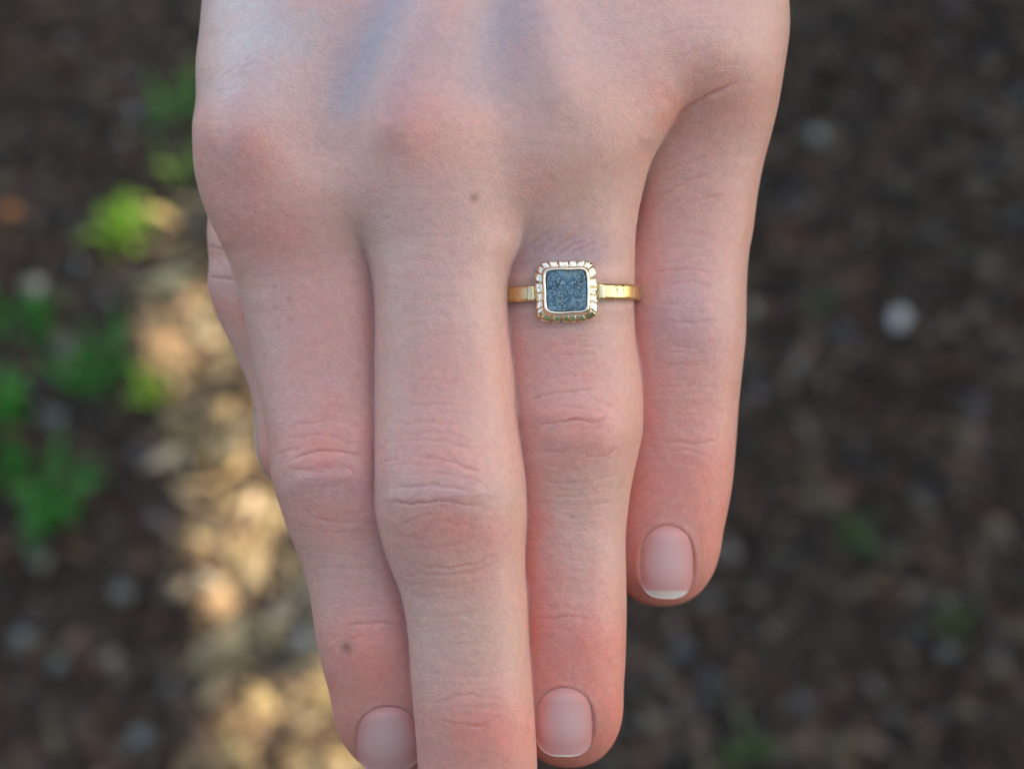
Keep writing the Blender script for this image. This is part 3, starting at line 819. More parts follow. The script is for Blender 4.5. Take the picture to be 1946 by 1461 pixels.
def skin_material():
    m, nt, b = new_mat("skin")
    a = node(nt, 'ShaderNodeVertexColor', layer_name="Col")
    tc = node(nt, 'ShaderNodeTexCoord')
    n1 = node(nt, 'ShaderNodeTexNoise', Scale=900.0, Detail=5.0, Roughness=.6)
    nt.links.new(tc.outputs['Object'], n1.inputs['Vector'])
    mr = node(nt, 'ShaderNodeMapRange')
    mr.inputs[1].default_value = .3; mr.inputs[2].default_value = .7; mr.inputs[3].default_value = .93; mr.inputs[4].default_value = 1.07
    nt.links.new(n1.outputs[0], mr.inputs[0])
    mx = node(nt, 'ShaderNodeMix', data_type='RGBA', blend_type='MULTIPLY'); mx.inputs[0].default_value = 1
    nt.links.new(a.outputs[0], mx.inputs[6]); nt.links.new(mr.outputs[0], mx.inputs[7])
    nt.links.new(mx.outputs[2], b.inputs['Base Color'])
    b.inputs['Subsurface Weight'].default_value = 1.0
    b.inputs['Subsurface Radius'].default_value = (1.0, 0.32, 0.17)
    b.inputs['Subsurface Scale'].default_value = 0.0032
    b.inputs['Roughness'].default_value = 0.40
    b.inputs['Specular IOR Level'].default_value = 0.5
    # skin cells: crossing furrows plus fine grain
    mp = node(nt, 'ShaderNodeMapping'); mp.inputs['Scale'].default_value = (1.0, 1.5, 1.0); mp.inputs['Rotation'].default_value = (0, 0, .5)
    nt.links.new(tc.outputs['Object'], mp.inputs[0])
    wob = node(nt, 'ShaderNodeMix', data_type='RGBA'); wob.inputs[0].default_value = .0015
    v1 = node(nt, 'ShaderNodeTexVoronoi', feature='DISTANCE_TO_EDGE', Scale=1350.0)
    v2 = node(nt, 'ShaderNodeTexVoronoi', feature='DISTANCE_TO_EDGE', Scale=760.0)
    for v in (v1, v2): nt.links.new(mp.outputs[0], v.inputs['Vector'])
    s1 = node(nt, 'ShaderNodeMapRange'); s1.inputs[2].default_value = .18
    s2 = node(nt, 'ShaderNodeMapRange'); s2.inputs[2].default_value = .14
    nt.links.new(v1.outputs[0], s1.inputs[0]); nt.links.new(v2.outputs[0], s2.inputs[0])
    ad = node(nt, 'ShaderNodeMath', operation='ADD'); nt.links.new(s1.outputs[0], ad.inputs[0]); nt.links.new(s2.outputs[0], ad.inputs[1])
    ad2 = node(nt, 'ShaderNodeMath', operation='MULTIPLY_ADD'); ad2.inputs[1].default_value = .8
    nt.links.new(n1.outputs[0], ad2.inputs[0]); nt.links.new(ad.outputs[0], ad2.inputs[2])
    bp = node(nt, 'ShaderNodeBump', Strength=.32, Distance=.00006)
    nt.links.new(ad2.outputs[0], bp.inputs['Height']); nt.links.new(bp.outputs[0], b.inputs['Normal'])
    return m

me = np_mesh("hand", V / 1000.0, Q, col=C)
hand = link("hand", me, skin_material())
hand.matrix_world = FRAME
tag(hand, "pale left hand held out palm down with the fingers together", "hand")

def nail_material():
    m, nt, b = new_mat("nail")
    a = node(nt, 'ShaderNodeVertexColor', layer_name="Col")
    nt.links.new(a.outputs[0], b.inputs['Base Color'])
    b.inputs['Subsurface Weight'].default_value = 0.0
    b.inputs['Subsurface Radius'].default_value = (1, .4, .3); b.inputs['Subsurface Scale'].default_value = .0008
    b.inputs['Roughness'].default_value = .22
    b.inputs['Specular IOR Level'].default_value = .55
    tc = node(nt, 'ShaderNodeTexCoord')
    mp = node(nt, 'ShaderNodeMapping'); mp.inputs['Scale'].default_value = (1, .06, 1)
    n = node(nt, 'ShaderNodeTexNoise', Scale=2600.0, Detail=2.0)
    nt.links.new(tc.outputs['Object'], mp.inputs[0]); nt.links.new(mp.outputs[0], n.inputs['Vector'])
    bp = node(nt, 'ShaderNodeBump', Strength=.12, Distance=.00003)
    nt.links.new(n.outputs[0], bp.inputs['Height']); nt.links.new(bp.outputs[0], b.inputs['Normal'])
    return m
NAIL_MAT = nail_material()

def build_nail(n, label, edge):
    nu, nv = 41, 57
    S, T = np.meshgrid(np.linspace(-1, 1, nu), np.linspace(-1, 1, nv), indexing='ij')
    # square to nail outline
    r = np.maximum(np.abs(S), np.abs(T)); ang = np.arctan2(T, S)
    lo = np.zeros_like(r); hi = np.full_like(r, 1.6)
    for _ in range(30):
        md = (lo + hi) / 2
        ins = nail_shape(md * np.cos(ang), md * np.sin(ang)) < 1.0
        lo = np.where(ins, md, lo); hi = np.where(ins, hi, md)
    u = r * lo * np.cos(ang); w = r * lo * np.sin(ang)
    qx, qy = n.to_pic(u, w)
    q = nail_shape(u, w)
    z = n.z(u, w) + .05 - .10 * smooth01(q, .70, 1.0) * (1 - smooth01(w, .35, .7)) - .34 * smooth01(-w, .55, 1.0)
    top = from_px(qx, qy, z)
    bot = from_px(qx, qy, z - .2)
    VV = np.concatenate([top.reshape(-1, 3), bot.reshape(-1, 3)])
    idx = np.arange(nu * nv).reshape(nu, nv)
    F1 = np.stack([idx[:-1, :-1], idx[1:, :-1], idx[1:, 1:], idx[:-1, 1:]], -1).reshape(-1, 4)[:, ::-1]
    off = nu * nv
    per = np.concatenate([idx[:, 0], idx[-1, 1:], idx[-2::-1, -1], idx[0, -2:0:-1]])
    nx = np.roll(per, -1)
    F3 = np.stack([per, per + off, nx + off, nx], -1)
    pink = np.array([.80, .43, .43]); pale = np.array([.80, .56, .55]); white = np.array([.80, .74, .68])
    c = np.tile(pink, (nu * nv, 1)).reshape(nu, nv, 3)
    kc = (1 - smooth01(q, .1, .85))[..., None] * .75
    c = c * (1 - kc) + np.array([.84, .57, .58]) * kc
    lun = np.exp(-((u / .6) ** 2 + ((w + .95) / .32) ** 2)) * .6
    c = c * (1 - lun[..., None]) + pale * lun[..., None]
    k = (smooth01(q, .55, 1.0) * .9 * (1 - smooth01(w, .5, .9)))[..., None]
    c = c * (1 - k) + np.array([.74, .31, .29]) * k
    fe = edge - .04 * (u ** 2)
    k = (smooth01(w, fe - .02, fe + .02) * (w > 0))[..., None]
    c = c * (1 - k) + white * k
    cc = np.concatenate([c.reshape(-1, 3)] * 2)
    me = np_mesh("fingernail", VV / 1000.0, [F1, F1[:, ::-1] + off, F3], col=cc)
    o = link("fingernail", me, NAIL_MAT, hand)
    if label: o["label"] = label
for n, spec in zip(nails, NAILS):
    build_nail(n, "nail of the %s finger" % spec[1], {"little": .80, "ring": .95, "index": 1.2, "middle": .9}[spec[1]])

# thumb nail: seen almost edge on beside the index finger
def thumb_nail():
    nu, nv = 25, 33
    a, t = np.meshgrid(np.linspace(-1, 1, nu), np.linspace(0, 1, nv), indexing='ij')
    yy = 775 + t * (908 - 775)
    an = math.pi * 1.04 - a * 0.5 * np.sqrt(np.clip(1 - ((t - .42) / .72) ** 4, .05, 1))
    cxs, ws = THUMB.tab(THUMB.cx, yy), THUMB.tab(THUMB.w, yy); hs, czs = THUMB.tab(THUMB.h, yy), THUMB.tab(THUMB.cz, yy)
    sc = np.clip(1 - (np.maximum(yy - 835, 0) / 108) ** 2.15, .05, 1) ** (1 / 2.15)
    X = cxs + np.cos(an) * (ws * sc + 1.2); Zc = czs + np.sin(an) * (hs * sc + .1)
    top = from_px(X, yy, Zc); bot = from_px(X + 3, yy, Zc)
    idx = np.arange(nu * nv).reshape(nu, nv); off = nu * nv
    F1 = np.stack([idx[:-1, :-1], idx[1:, :-1], idx[1:, 1:], idx[:-1, 1:]], -1).reshape(-1, 4)
    per = np.concatenate([idx[:, 0], idx[-1, 1:], idx[-2::-1, -1], idx[0, -2:0:-1]]); nx = np.roll(per, -1)
    F3 = np.stack([per, nx, nx + off, per + off], -1)
    c = np.tile([.64, .45, .41], (2 * off, 1))
    me = np_mesh("fingernail", np.concatenate([top.reshape(-1, 3), bot.reshape(-1, 3)]) / 1000, [F1, F1[:, ::-1] + off, F3], col=c)
    o = link("fingernail", me, NAIL_MAT, hand); o["label"] = "nail of the thumb seen almost edge on"
thumb_nail()

# ------------------------------------------------------------------ the ring
def gold(name, rough, col=(.86, .60, .26), scratch=.3):
    m, nt, b = new_mat(name)
    b.inputs['Metallic'].default_value = 1.0
    b.inputs['Base Color'].default_value = (*col, 1)
    tc = node(nt, 'ShaderNodeTexCoord')
    n = node(nt, 'ShaderNodeTexNoise', Scale=900.0, Detail=4.0)
    nt.links.new(tc.outputs['Object'], n.inputs['Vector'])
    mr = node(nt, 'ShaderNodeMapRange'); mr.inputs[3].default_value = rough * .6; mr.inputs[4].default_value = rough * 1.5
    nt.links.new(n.outputs[0], mr.inputs[0]); nt.links.new(mr.outputs[0], b.inputs['Roughness'])
    bp = node(nt, 'ShaderNodeBump', Strength=scratch, Distance=.00008)
    nt.links.new(n.outputs[0], bp.inputs['Height']); nt.links.new(bp.outputs[0], b.inputs['Normal'])
    return m
GOLD = gold("gold_polished", .08, (.94, .86, .68), .06); GOLD_B = gold("gold_band", .27, (.74, .54, .28), .2)

ring = link("ring", None)
RY = 556.0
rcx, rcz = float(RING.tab(RING.cx, np.array([RY]))[0]), float(RING.tab(RING.cz, np.array([RY]))[0])
rw, rh = float(RING.tab(RING.w, np.array([RY]))[0]) / PXMM * (D_MM - rcz) / D_MM, float(RING.tab(RING.h, np.array([RY]))[0])
HEAD = from_px(np.array(1076.0), np.array(553.5), np.array(rcz + rh + .55))
ring.matrix_world = FRAME @ Matrix.Translation(Vector(HEAD) / 1000) @ Matrix.Rotation(math.radians(1.6), 4, 'Z')
tag(ring, "gold ring with a square blue stone in a notched frame on the ring finger", "ring")

def band_mesh():
    n, m = 160, 32
    c = np.array([float(from_px(np.array(rcx), np.array(RY), np.array(rcz))[0]) - HEAD[0], -.15, rcz - HEAD[2]])
    VV = []
    for i in range(n):
        a = i / n * 2 * math.pi
        ca, sa = math.cos(a), math.sin(a)
        e = 2.25
        k = (abs(ca) ** e + abs(sa) ** e) ** (-1 / e)
        nx, nz = ca, sa
        for j in range(m):
            b = j / m * 2 * math.pi
            cb, sb = math.cos(b), math.sin(b)
            # rounded-rectangle profile 0.9 thick, 1.95 wide
            rr = (abs(cb / .48) ** 8 + abs(sb / 1.06) ** 8) ** (-1 / 8)
            t, y = rr * cb + .50, rr * sb
            VV.append((c[0] + ca * k * (rw + t), c[1] + y, c[2] + sa * k * (rh + t)))
    VV = np.array(VV)
    i, j = np.meshgrid(np.arange(n), np.arange(m), indexing='ij')
    F = np.stack([i * m + j, ((i + 1) % n) * m + j, ((i + 1) % n) * m + (j + 1) % m, i * m + (j + 1) % m], -1).reshape(-1, 4)
    return np_mesh("band", VV / 1000, F)
link("band", band_mesh(), GOLD_B, ring)

def rsq(a, half, rad_p=5.0):
    """rounded-square outline"""
    return half * (np.abs(np.cos(a)) ** rad_p + np.abs(np.sin(a)) ** rad_p) ** (-1 / rad_p)

def lathe_square(name, prof, n=480, mod=None, p=5.0, close_top=False):
    """prof: list of (half, z); mod(a, row) -> (dr, dz)"""
    a = np.arange(n) / n * 2 * math.pi
    rows = []
    for k, (hf, z) in enumerate(prof):
        r = rsq(a, hf, p); dz = 0
        if mod is not None:
            dr, dz = mod(a, k); r = r + dr
        rows.append(np.stack([r * np.cos(a), r * np.sin(a), np.full(n, z) + dz], -1))
    VV = np.concatenate(rows)
    F = []
    i = np.arange(n)
    for k in range(len(prof) - 1):
        F.append(np.stack([k * n + i, k * n + (i + 1) % n, (k + 1) * n + (i + 1) % n, (k + 1) * n + i], -1))
    Fs = [np.concatenate(F)]
    if close_top:
        c = len(VV); VV = np.concatenate([VV, [[0, 0, VV[(len(prof) - 1) * n:, 2].mean()]]])
        k = (len(prof) - 1) * n
        Fs.append(np.stack([k + i, k + (i + 1) % n, np.full(n, c)], -1))
    return np_mesh(name, VV / 1000, Fs)

def arc_param(n=480, p=5.2):
    a = np.arange(n + 1) / n * 2 * math.pi
    r = rsq(a, 1, p); xy = np.stack([r * np.cos(a), r * np.sin(a)], -1)
    s = np.concatenate([[0], np.cumsum(np.hypot(*np.diff(xy, axis=0).T))])
    return (s / s[-1])[:-1]
S_ARC = arc_param()
def notch(a, k):
    ph = S_ARC * 23 + .16 * np.sin(S_ARC * 2 * math.pi * 5 + 1) + .5
    v = np.abs(np.sin(math.pi * ph))                   # 0 in the notches
    wd = .34 + .14 * np.sin(S_ARC * 2 * math.pi * 3 + .7)
    g = np.clip(1 - v / wd, 0, 1) ** .7
    deep = {1: .34, 2: .56, 3: .36, 4: .12}.get(k, 0)
    low = {2: .22, 3: .44, 4: .22}.get(k, 0)
    irr = .05 * np.sin(S_ARC * 40 + 2) + .04 * np.sin(S_ARC * 93)
    tw = .07 * np.sin(np.floor(ph + .5) * 2.4)
    return -deep * g + irr * (k in (1, 2, 3)), -low * g + tw * (k in (2, 3)) * (1 - g)
link("notched_frame", lathe_square("notched_frame", [(3.4, -.8), (4.12, -.6), (4.22, .02), (4.02, .24), (3.60, .52), (3.34, .56), (2.9, .45)], mod=notch, p=5.2), GOLD, ring)
def wav(a, k):
    w = .035 * np.sin(a * 3 + .6) + .025 * np.sin(a * 7 + 2)
    return w * (k >= 2), .03 * np.sin(a * 5) * (k >= 2)
link("bezel", lathe_square("bezel", [(3.42, .40), (3.36, .66), (3.14, 1.22), (3.00, 1.40), (2.86, 1.40), (2.76, 1.26), (2.74, .7)], mod=wav, p=6.5), GOLD, ring)
def stone_mesh():
    n = 61
    s = np.linspace(-1, 1, n)
    X, Y = np.meshgrid(s, s, indexing='ij')
    r = np.maximum(np.abs(X), np.abs(Y)); ang = np.arctan2(Y, X)
    k = rsq(ang, 1, 8.0)
    x, y = r * k * np.cos(ang) * 2.80, r * k * np.sin(ang) * 2.86
    z = 1.18 + .22 * (1 - r ** 3) - .35 * smooth01(r, .93, 1.0)
    z = z + .035 * vnoise(x, y, .55, 3) + .03 * vnoise(x, y, .22, 4)
    idx = np.arange(n * n).reshape(n, n)
    F = np.stack([idx[:-1, :-1], idx[1:, :-1], idx[1:, 1:], idx[:-1, 1:]], -1).reshape(-1, 4)
    return np_mesh("stone", np.stack([x, y, z], -1).reshape(-1, 3) / 1000, F)
def stone_mat():
    m, nt, b = new_mat("blue_stone")
    tc = node(nt, 'ShaderNodeTexCoord')
    n1 = node(nt, 'ShaderNodeTexNoise', Scale=700.0, Detail=5.0, Roughness=.65)
    v = node(nt, 'ShaderNodeTexVoronoi', Scale=5600.0)
    n2 = node(nt, 'ShaderNodeTexNoise', Scale=300.0, Detail=2.0)
    for q in (n1, v, n2): nt.links.new(tc.outputs['Object'], q.inputs['Vector'])
    r = node(nt, 'ShaderNodeValToRGB')
    r.color_ramp.elements[0].position = .32; r.color_ramp.elements[0].color = (.026, .058, .076, 1)
    r.color_ramp.elements[1].position = .72; r.color_ramp.elements[1].color = (.17, .34, .44, 1)
    e = r.color_ramp.elements.new(.52); e.color = (.040, .128, .190, 1)
    nt.links.new(n1.outputs[0], r.inputs[0])
    sp = node(nt, 'ShaderNodeMapRange'); sp.inputs[1].default_value = .62; sp.inputs[2].default_value = 1.0
    sep = node(nt, 'ShaderNodeSeparateColor'); nt.links.new(v.outputs['Color'], sep.inputs[0]); nt.links.new(sep.outputs[0], sp.inputs[0])
    mx = node(nt, 'ShaderNodeMix', data_type='RGBA'); mx.inputs[7].default_value = (.26, .38, .42, 1)
    nt.links.new(sp.outputs[0], mx.inputs[0]); nt.links.new(r.outputs[0], mx.inputs[6])
    ol = node(nt, 'ShaderNodeMapRange'); ol.inputs[1].default_value = .55; ol.inputs[2].default_value = .75; ol.inputs[4].default_value = .5
    nt.links.new(n2.outputs[0], ol.inputs[0])
    mx2 = node(nt, 'ShaderNodeMix', data_type='RGBA'); mx2.inputs[7].default_value = (.12, .13, .09, 1)
    nt.links.new(ol.outputs[0], mx2.inputs[0]); nt.links.new(mx.outputs[2], mx2.inputs[6])
    nt.links.new(mx2.outputs[2], b.inputs['Base Color'])
    b.inputs['Roughness'].default_value = .6
    bp = node(nt, 'ShaderNodeBump', Strength=.6, Distance=.00012)
    nt.links.new(n1.outputs[0], bp.inputs['Height']); nt.links.new(bp.outputs[0], b.inputs['Normal'])
    return m
link("stone", stone_mesh(), stone_mat(), ring)["label"] = "square blue grey speckled stone"

def rounded_block(name, sx, sy, sz, bev):
    import bmesh
    bm = bmesh.new(); bmesh.ops.create_cube(bm, size=1)
    for v in bm.verts: v.co = Vector((v.co.x * sx, v.co.y * sy, v.co.z * sz))
    bmesh.ops.bevel(bm, geom=list(bm.edges), offset=bev, segments=3, affect='EDGES', profile=.6)
    me = bpy.data.meshes.new(name); bm.to_mesh(me); bm.free()
    for p in me.polygons: p.use_smooth = True
    return me
GOLD_S = gold("gold_shoulder", .14, (.84, .66, .38), .1)
blk = rounded_block("shoulder", .0009, .0020, .0009, .00022)
for sx, dz, ry in ((-1, -.00022, -.20), (1, -.0002, .22)):
    s = link("shoulder", blk, GOLD_S, ring)
    s.location = (sx * .00475, -.0002, dz); s.rotation_euler = (0, ry, 0)

# two small dark hooked marks on the band beside the head
def mark(x0, y0, s):
    c0 = float(from_px(np.array(rcx), np.array(RY), np.array(rcz))[0]) - HEAD[0]
    pts = [(-.28, .30), (-.05, .44), (.18, .32), (.10, .08), (-.12, .0), (.14, -.12), (.08, -.38), (-.1, -.42)]
    P = catmull([(x0 + a * s, y0 + b * s) for a, b in pts], 4)
    a, b = rw + .985, rh + .985
    VV, FF = [], []
    for i, (x, y) in enumerate(P):
        z = rcz - HEAD[2] + b * (1 - min(.999, abs((x - c0) / a)) ** 2.25) ** (1 / 2.25)
        t = P[min(i + 1, len(P) - 1)] - P[max(i - 1, 0)]; t = t / (np.hypot(*t) + 1e-9)
        for q in range(6):
            an = q * math.pi / 3
            VV.append((x - t[1] * .055 * math.cos(an), y + t[0] * .055 * math.cos(an), z + .03 * math.sin(an)))
        if i:
            for q in range(6): FF.append(((i - 1) * 6 + q, (i - 1) * 6 + (q + 1) % 6, i * 6 + (q + 1) % 6, i * 6 + q))
    return np_mesh("hooked_mark", np.array(VV) / 1000, np.array(FF))
mark_mat, tnt, tb = new_mat("mark_dark")
tb.inputs['Base Color'].default_value = (.09, .06, .03, 1); tb.inputs['Metallic'].default_value = .8; tb.inputs['Roughness'].default_value = .5
for x0 in (6.95, 7.85):
    link("hooked_mark", mark(x0, .12, 1.0), mark_mat, ring)

# ------------------------------------------------------------------ ground litter
def chips(name, n, size, flat, colors, area, mat, label, zoff=0.0, elong=2.0, seed=1, zone=None, dim=0.60):
    """thousands of small irregular bits lying on the soil, one mesh"""
    r = np.random.default_rng(seed)
    x0, x1, y0, y1 = area
    X = r.uniform(x0, x1, n); Y = r.uniform(y0, y1, n)
    if zone is not None:
        qx, qy = ground_to_px(X, Y)
        k = in_poly(qx + 40 * vnoise(qx, qy, 90, 8), qy, zone)
        X, Y = X[k], Y[k]; n = len(X)
    s = size[0] * (size[1] / size[0]) ** (r.random(n) ** 1.8)
    base = np.array([(1, 0, 0), (.3, .85, 0), (-.75, .55, 0), (-.7, -.6, 0), (.35, -.9, 0), (.1, .05, 1), (-.1, -.05, -1)], float)
    tri = np.array([(0, 1, 5), (1, 2, 5), (2, 3, 5), (3, 4, 5), (4, 0, 5), (1, 0, 6), (2, 1, 6), (3, 2, 6), (4, 3, 6), (0, 4, 6)])
    B = base[None] * (1 + .3 * r.normal(size=(n, 7, 3)))
    el = r.uniform(1, elong, n)
    B[:, :, 0] *= (s * el)[:, None]; B[:, :, 1] *= (s / np.sqrt(el))[:, None]; B[:, :, 2] *= (s * r.uniform(flat[0], flat[1], n))[:, None]
    az = r.uniform(0, 6.283, n); tl = r.normal(0, .35, n)
    c, q = np.cos(tl)[:, None], np.sin(tl)[:, None]
    x = B[:, :, 0] * c - B[:, :, 2] * q; z = B[:, :, 0] * q + B[:, :, 2] * c; y = B[:, :, 1]
    c, q = np.cos(az)[:, None], np.sin(az)[:, None]
    VX = x * c - y * q + X[:, None]; VY = x * q + y * c + Y[:, None]
    VZ = z + (ground_height(X, Y) + s * .25 + zoff * r.random(n))[:, None]
    V = np.stack([VX, VY, VZ], -1).reshape(-1, 3)
    F = (np.arange(n)[:, None, None] * 7 + tri[None]).reshape(-1, 3)
    col = np.array(colors)[r.integers(0, len(colors), n)] * dim * r.uniform(.72, 1.22, (n, 1)) * r.uniform(.93, 1.07, (n, 3))
    me = np_mesh(name, V, F, smooth=False, col=np.repeat(col, 7, axis=0))
    tag(link(name, me, mat), label, kind="stuff")

AREA = (-0.62, 0.62, 0.02, 1.22)
LIT = attr_mat("litter", rough=.9, spec=.25, noise=.3, scale=300, bump=.4)
chips("wood_chips", 16000, (.0025, .011), (.12, .4), [(.10, .066, .045), (.07, .05, .038), (.14, .10, .07), (.05, .042, .036), (.12, .065, .04), (.19, .15, .105)], AREA, LIT,
      "brown wood chips and dead leaf bits scattered over the soil", .004, 2.6, 5)
chips("gravel", 5200, (.002, .0085), (.5, .8), [(.12, .115, .11), (.16, .15, .145), (.09, .09, .09), (.15, .12, .10), (.20, .19, .18)], AREA, LIT,
      "small grey gravel mixed through the soil", .002, 1.4, 6)
chips("dry_straw", 3600, (.004, .014), (.08, .15), [(.25, .185, .105), (.33, .25, .145), (.19, .135, .075), (.36, .30, .20), (.13, .095, .06)], (-0.45, 0.05, 0.15, 1.1), LIT,
      "pale dry straw and leaf scraps on the soil left of the hand", .006, 3.5, 7,
      [(320, 360), (420, 330), (900, 700), (900, 1700), (430, 1700), (350, 1180), (340, 900), (270, 780), (250, 620)], dim=.92)

# ------------------------------------------------------------------ single stones one can pick out
def pebble(px_, py_, rx, ry, col, label, seed, rot=0.0, group="loose stones on the soil"):
    import bmesh
    bm = bmesh.new(); bmesh.ops.create_icosphere(bm, subdivisions=3, radius=1)
    r = random.Random(seed)
    k = [Vector((r.uniform(-1, 1), r.uniform(-1, 1), r.uniform(-1, 1))).normalized() for _ in range(9)]
    for v in bm.verts:
        d = v.co.normalized(); f = 1.0
        for q in k[:6]: f -= .16 * max(0, d.dot(q) - .55) / .45
        for q in k[6:]: f += .07 * math.sin(5 * d.dot(q))
        v.co = Vector((d.x * rx * f, d.y * ry * f, d.z * min(rx, ry) * .68 * f))
    me = bpy.data.meshes.new("stone"); bm.to_mesh(me); bm.free()
    for p in me.polygons: p.use_smooth = True
    a = me.color_attributes.new("Col", 'FLOAT_COLOR', 'POINT')
    a.data.foreach_set("color", np.tile(np.array([*col, 1], np.float32), len(me.vertices)))
    g = ground_at(px_, py_)
    o = link("pebble", me, STONE)
    o.location = (g.x, g.y, float(ground_height(np.array([g.x]), np.array([g.y]))[0]) + min(rx, ry) * .45)
    o.rotation_euler = (r.uniform(-.2, .2), r.uniform(-.2, .2), rot)
    tag(o, label, "pebble", group)
STONE = attr_mat("pebble_stone", rough=.75, spec=.35, noise=.2, scale=180, bump=.3)
PEBBLES = [
 (1706, 612, .010, .0135, (.62, .63, .62), "large off-white oval pebble on dark soil well right of the ring", 1, 0),
 (1553, 262, .0085, .009, (.42, .42, .38), "round pale grey pebble just right of the hand near the little knuckle", 2, 0),
 (1428, 595, .009, .010, (.33, .31, .24), "tan pebble half hidden behind the side of the little finger", 3, 0),
 (1668, 328, .008, .008, (.26, .14, .08), "rust brown pebble right of the hand below the pale grey one", 4, .4),
 (1932, 200, .010, .010, (.16, .18, .22), "blue grey pebble at the right edge high up", 5, .2),
 (1925, 302, .010, .010, (.24, .20, .14), "brown pebble at the right edge below the blue grey one", 6, .2),
 (1600, 640, .008, .011, (.16, .18, .22), "slate blue pebble between the little finger and the off-white pebble", 7, .3),
 (1515, 372, .011, .009, (.13, .14, .16), "dull dark grey pebble beside the root of the little finger", 8, 1),
 (1718, 368, .009, .008, (.15, .15, .17), "dark grey pebble right of the rust brown pebble", 9, 0),
 (1383, 1050, .009, .0105, (.42, .43, .43), "pale grey pebble touching the outline of the little fingertip", 10, 0),
 (1352, 1142, .008, .008, (.24, .27, .28), "grey pebble just below the little fingertip", 11, 0),
 (1432, 1138, .012, .008, (.26, .24, .18), "olive tan pebble below and right of the little fingertip", 12, -.3),
 (1298, 1238, .010, .009, (.20, .22, .26), "blue grey pebble below the little fingertip beside the ring finger", 13, .5),
 (1252, 1280, .008, .009, (.24, .25, .23), "grey pebble right of the ring finger nail", 14, 0),
 (1852, 1105, .009, .008, (.26, .23, .20), "beige pebble far right below the middle of the picture", 15, 0),
 (1756, 953, .009, .010, (.22, .23, .22), "grey pebble far right above the beige one", 16, 0),
 (1745, 1135, .012, .008, (.20, .22, .21), "flat grey pebble left of the beige pebble", 17, .2),
 (1795, 1242, .009, .009, (.30, .31, .29), "light grey pebble under the small weed at far right", 18, 0),
 (1525, 1340, .013, .010, (.15, .16, .18), "dark blue grey pebble low right of the ring fingertip", 19, .8),
 (1910, 1030, .010, .009, (.24, .24, .20), "olive grey pebble at the right edge above the beige one", 20, 0),
 (255, 225, .0085, .0085, (.38, .40, .43), "pale blue grey pebble left of the knuckles, upper of a touching pair", 21, 0),
 (238, 272, .0085, .010, (.33, .32, .26), "yellowish pebble left of the knuckles, lower of a touching pair", 22, 0),
 (250, 152, .008, .008, (.22, .25, .25), "grey pebble above the touching pair left of the knuckles", 23, 0),
 (25, 408, .012, .011, (.42, .17, .06), "orange brown stone chip at the left edge", 24, 0),
 (140, 512, .0105, .009, (.36, .42, .43), "pale teal grey pebble under the lime green weed", 25, 0),
 (72, 560, .0105, .011, (.45, .42, .38), "light beige pebble left of the teal grey one", 26, .4),
 (198, 568, .009, .009, (.28, .25, .24), "dull pink grey pebble right of the light beige one", 27, 0),
 (125, 672, .012, .010, (.22, .28, .27), "grey green pebble between the dark green weeds", 28, 0),
 (100, 800, .014, .009, (.22, .28, .31), "flat blue grey pebble below the dark green weeds", 29, 0),
 (235, 1125, .010, .009, (.38, .38, .34), "pale pebble at lower left next to the sunlit strip", 30, 0),
 (75, 1065, .011, .009, (.36, .36, .32), "pale grey pebble under the lowest dark green weed", 31, 0),
 (40, 1215, .009, .009, (.22, .32, .36), "small teal pebble at lower left edge", 32, 0),
 (212, 1258, .009, .009, (.34, .27, .21), "pinkish tan pebble in the lower left shade", 33, 0),
 (115, 1265, .009, .008, (.26, .27, .24), "grey pebble left of the pinkish tan one", 34, 0),
 (272, 1405, .009, .010, (.20, .25, .29), "blue grey pebble at the bottom left of the sunlit strip", 35, 0),
 (580, 1225, .010, .010, (.42, .46, .46), "pale pebble in the sun beside the index fingertip", 36, 0),
 (388, 1105, .011, .010, (.52, .49, .42), "off-white pebble in the sunlit strip", 37, 0),
 (322, 1305, .008, .008, (.30, .30, .29), "small grey pebble at the shaded edge of the sunlit strip", 38, 0),
 (300, 880, .009, .009, (.27, .27, .29), "grey pebble left of the thumb tip in shade", 39, 0),
]
for p in PEBBLES:
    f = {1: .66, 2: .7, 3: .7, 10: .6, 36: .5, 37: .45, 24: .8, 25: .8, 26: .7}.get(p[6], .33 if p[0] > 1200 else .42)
    pebble(p[0], p[1], p[2] * .9, p[3] * .9, tuple(c * f for c in p[4]), p[5], p[6], rot=p[7])

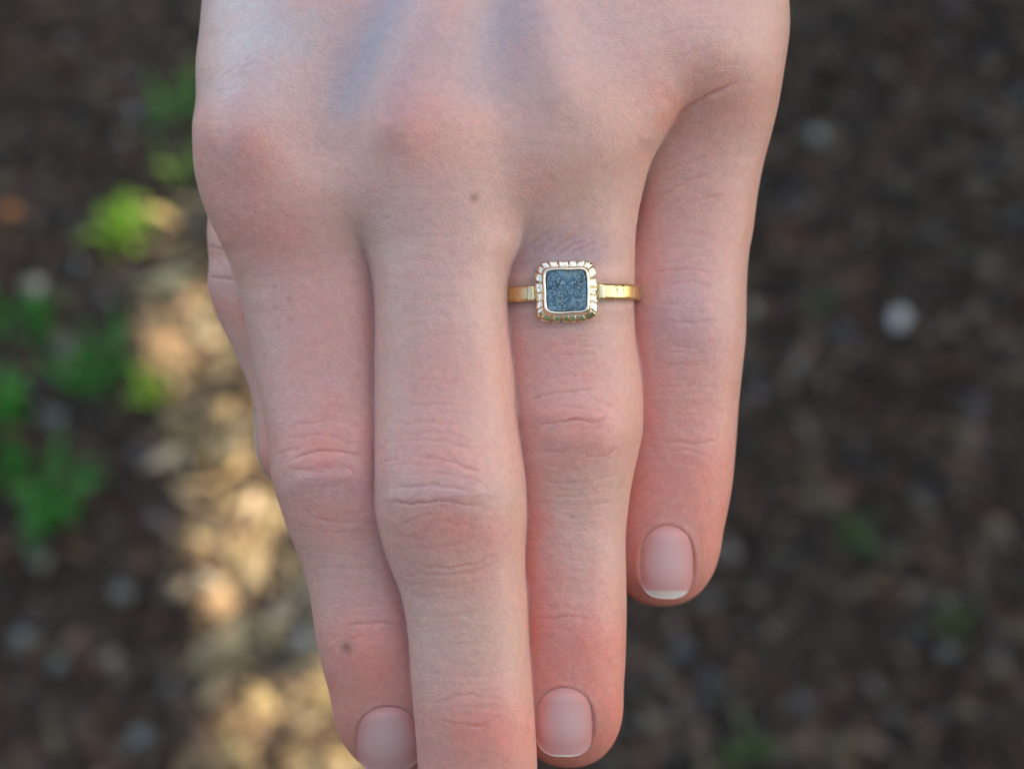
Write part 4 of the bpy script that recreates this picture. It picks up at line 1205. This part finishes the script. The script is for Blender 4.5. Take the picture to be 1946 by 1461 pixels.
# ------------------------------------------------------------------ low green weeds
WEED = attr_mat("weed_leaf", rough=.5, spec=.4, noise=.2, scale=120, trans=.35)
def weed(px_, py_, radius, nleaf, col, label, seed, height=.03, wide=.3):
    r = random.Random(seed)
    g = ground_at(px_, py_)
    root = link("weed", None)
    root.location = (g.x, g.y, float(ground_height(np.array([g.x]), np.array([g.y]))[0]))
    for k in range(int(nleaf * 1.3)):
        az = r.uniform(0, 6.283); L = radius * r.choice((.35, .55, .75, 1.0, 1.25)) * r.uniform(.8, 1.2); W = radius * wide * r.uniform(.35, .7); up = height * r.uniform(.15, 1.3)
        ox, oy = r.gauss(0, radius * .30), r.gauss(0, radius * .30)
        nseg = 6; Vv = []
        for q_ in range(nseg + 1):
            t = q_ / nseg
            w = W * .5 * math.sin(math.pi * min(1, .12 + .88 * t ** .8)) + .0002
            a2 = az + t * .5 * math.sin(k * 1.7)
            x = L * t; z = up * math.sin(min(1.0, t * 1.05) * 2.2) + .002
            for q in (-1, 0, 1):
                Vv.append((ox + x * math.cos(a2) - q * w * math.sin(a2), oy + x * math.sin(a2) + q * w * math.cos(a2), z + (abs(q) * w * .35)))
        F = []
        for q_ in range(nseg):
            for q in range(2):
                a = q_ * 3 + q
                F.append((a, a + 3, a + 4, a + 1))
        f = r.uniform(.75, 1.25)
        me = np_mesh("leaf", np.array(Vv), np.array(F), col=np.tile(np.array(col) * f, (len(Vv), 1)))
        link("leaf", me, WEED, root)
    tag(root, label, "weed", "green weeds in the soil")
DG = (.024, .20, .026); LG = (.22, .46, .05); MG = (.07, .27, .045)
for a in [
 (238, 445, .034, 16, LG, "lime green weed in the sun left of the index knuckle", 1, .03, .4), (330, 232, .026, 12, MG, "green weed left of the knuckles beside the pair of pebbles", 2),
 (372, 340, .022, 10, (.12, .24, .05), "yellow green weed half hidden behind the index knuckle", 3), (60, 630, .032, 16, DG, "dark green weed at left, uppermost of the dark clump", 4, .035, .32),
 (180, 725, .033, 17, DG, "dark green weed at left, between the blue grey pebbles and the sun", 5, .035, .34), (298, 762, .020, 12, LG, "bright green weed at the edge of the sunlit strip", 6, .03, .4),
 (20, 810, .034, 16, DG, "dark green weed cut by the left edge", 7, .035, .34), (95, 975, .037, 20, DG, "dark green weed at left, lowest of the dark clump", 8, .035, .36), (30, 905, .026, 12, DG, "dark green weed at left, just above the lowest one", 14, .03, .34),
 (1615, 1030, .022, 10, (.035, .12, .03), "small dark green weed right of the little fingertip", 9), (1808, 1200, .020, 9, (.035, .12, .03), "small dark green weed at far right low down", 10),
 (1418, 1448, .020, 9, (.04, .13, .03), "small weed at the bottom right of the ring fingertip", 11), (374, 178, .016, 8, MG, "small green weed peeking past the hand above the index knuckle", 12), (1545, 610, .012, 7, (.04, .10, .035), "tiny weed right of the little finger", 13)]:
    weed(*a)
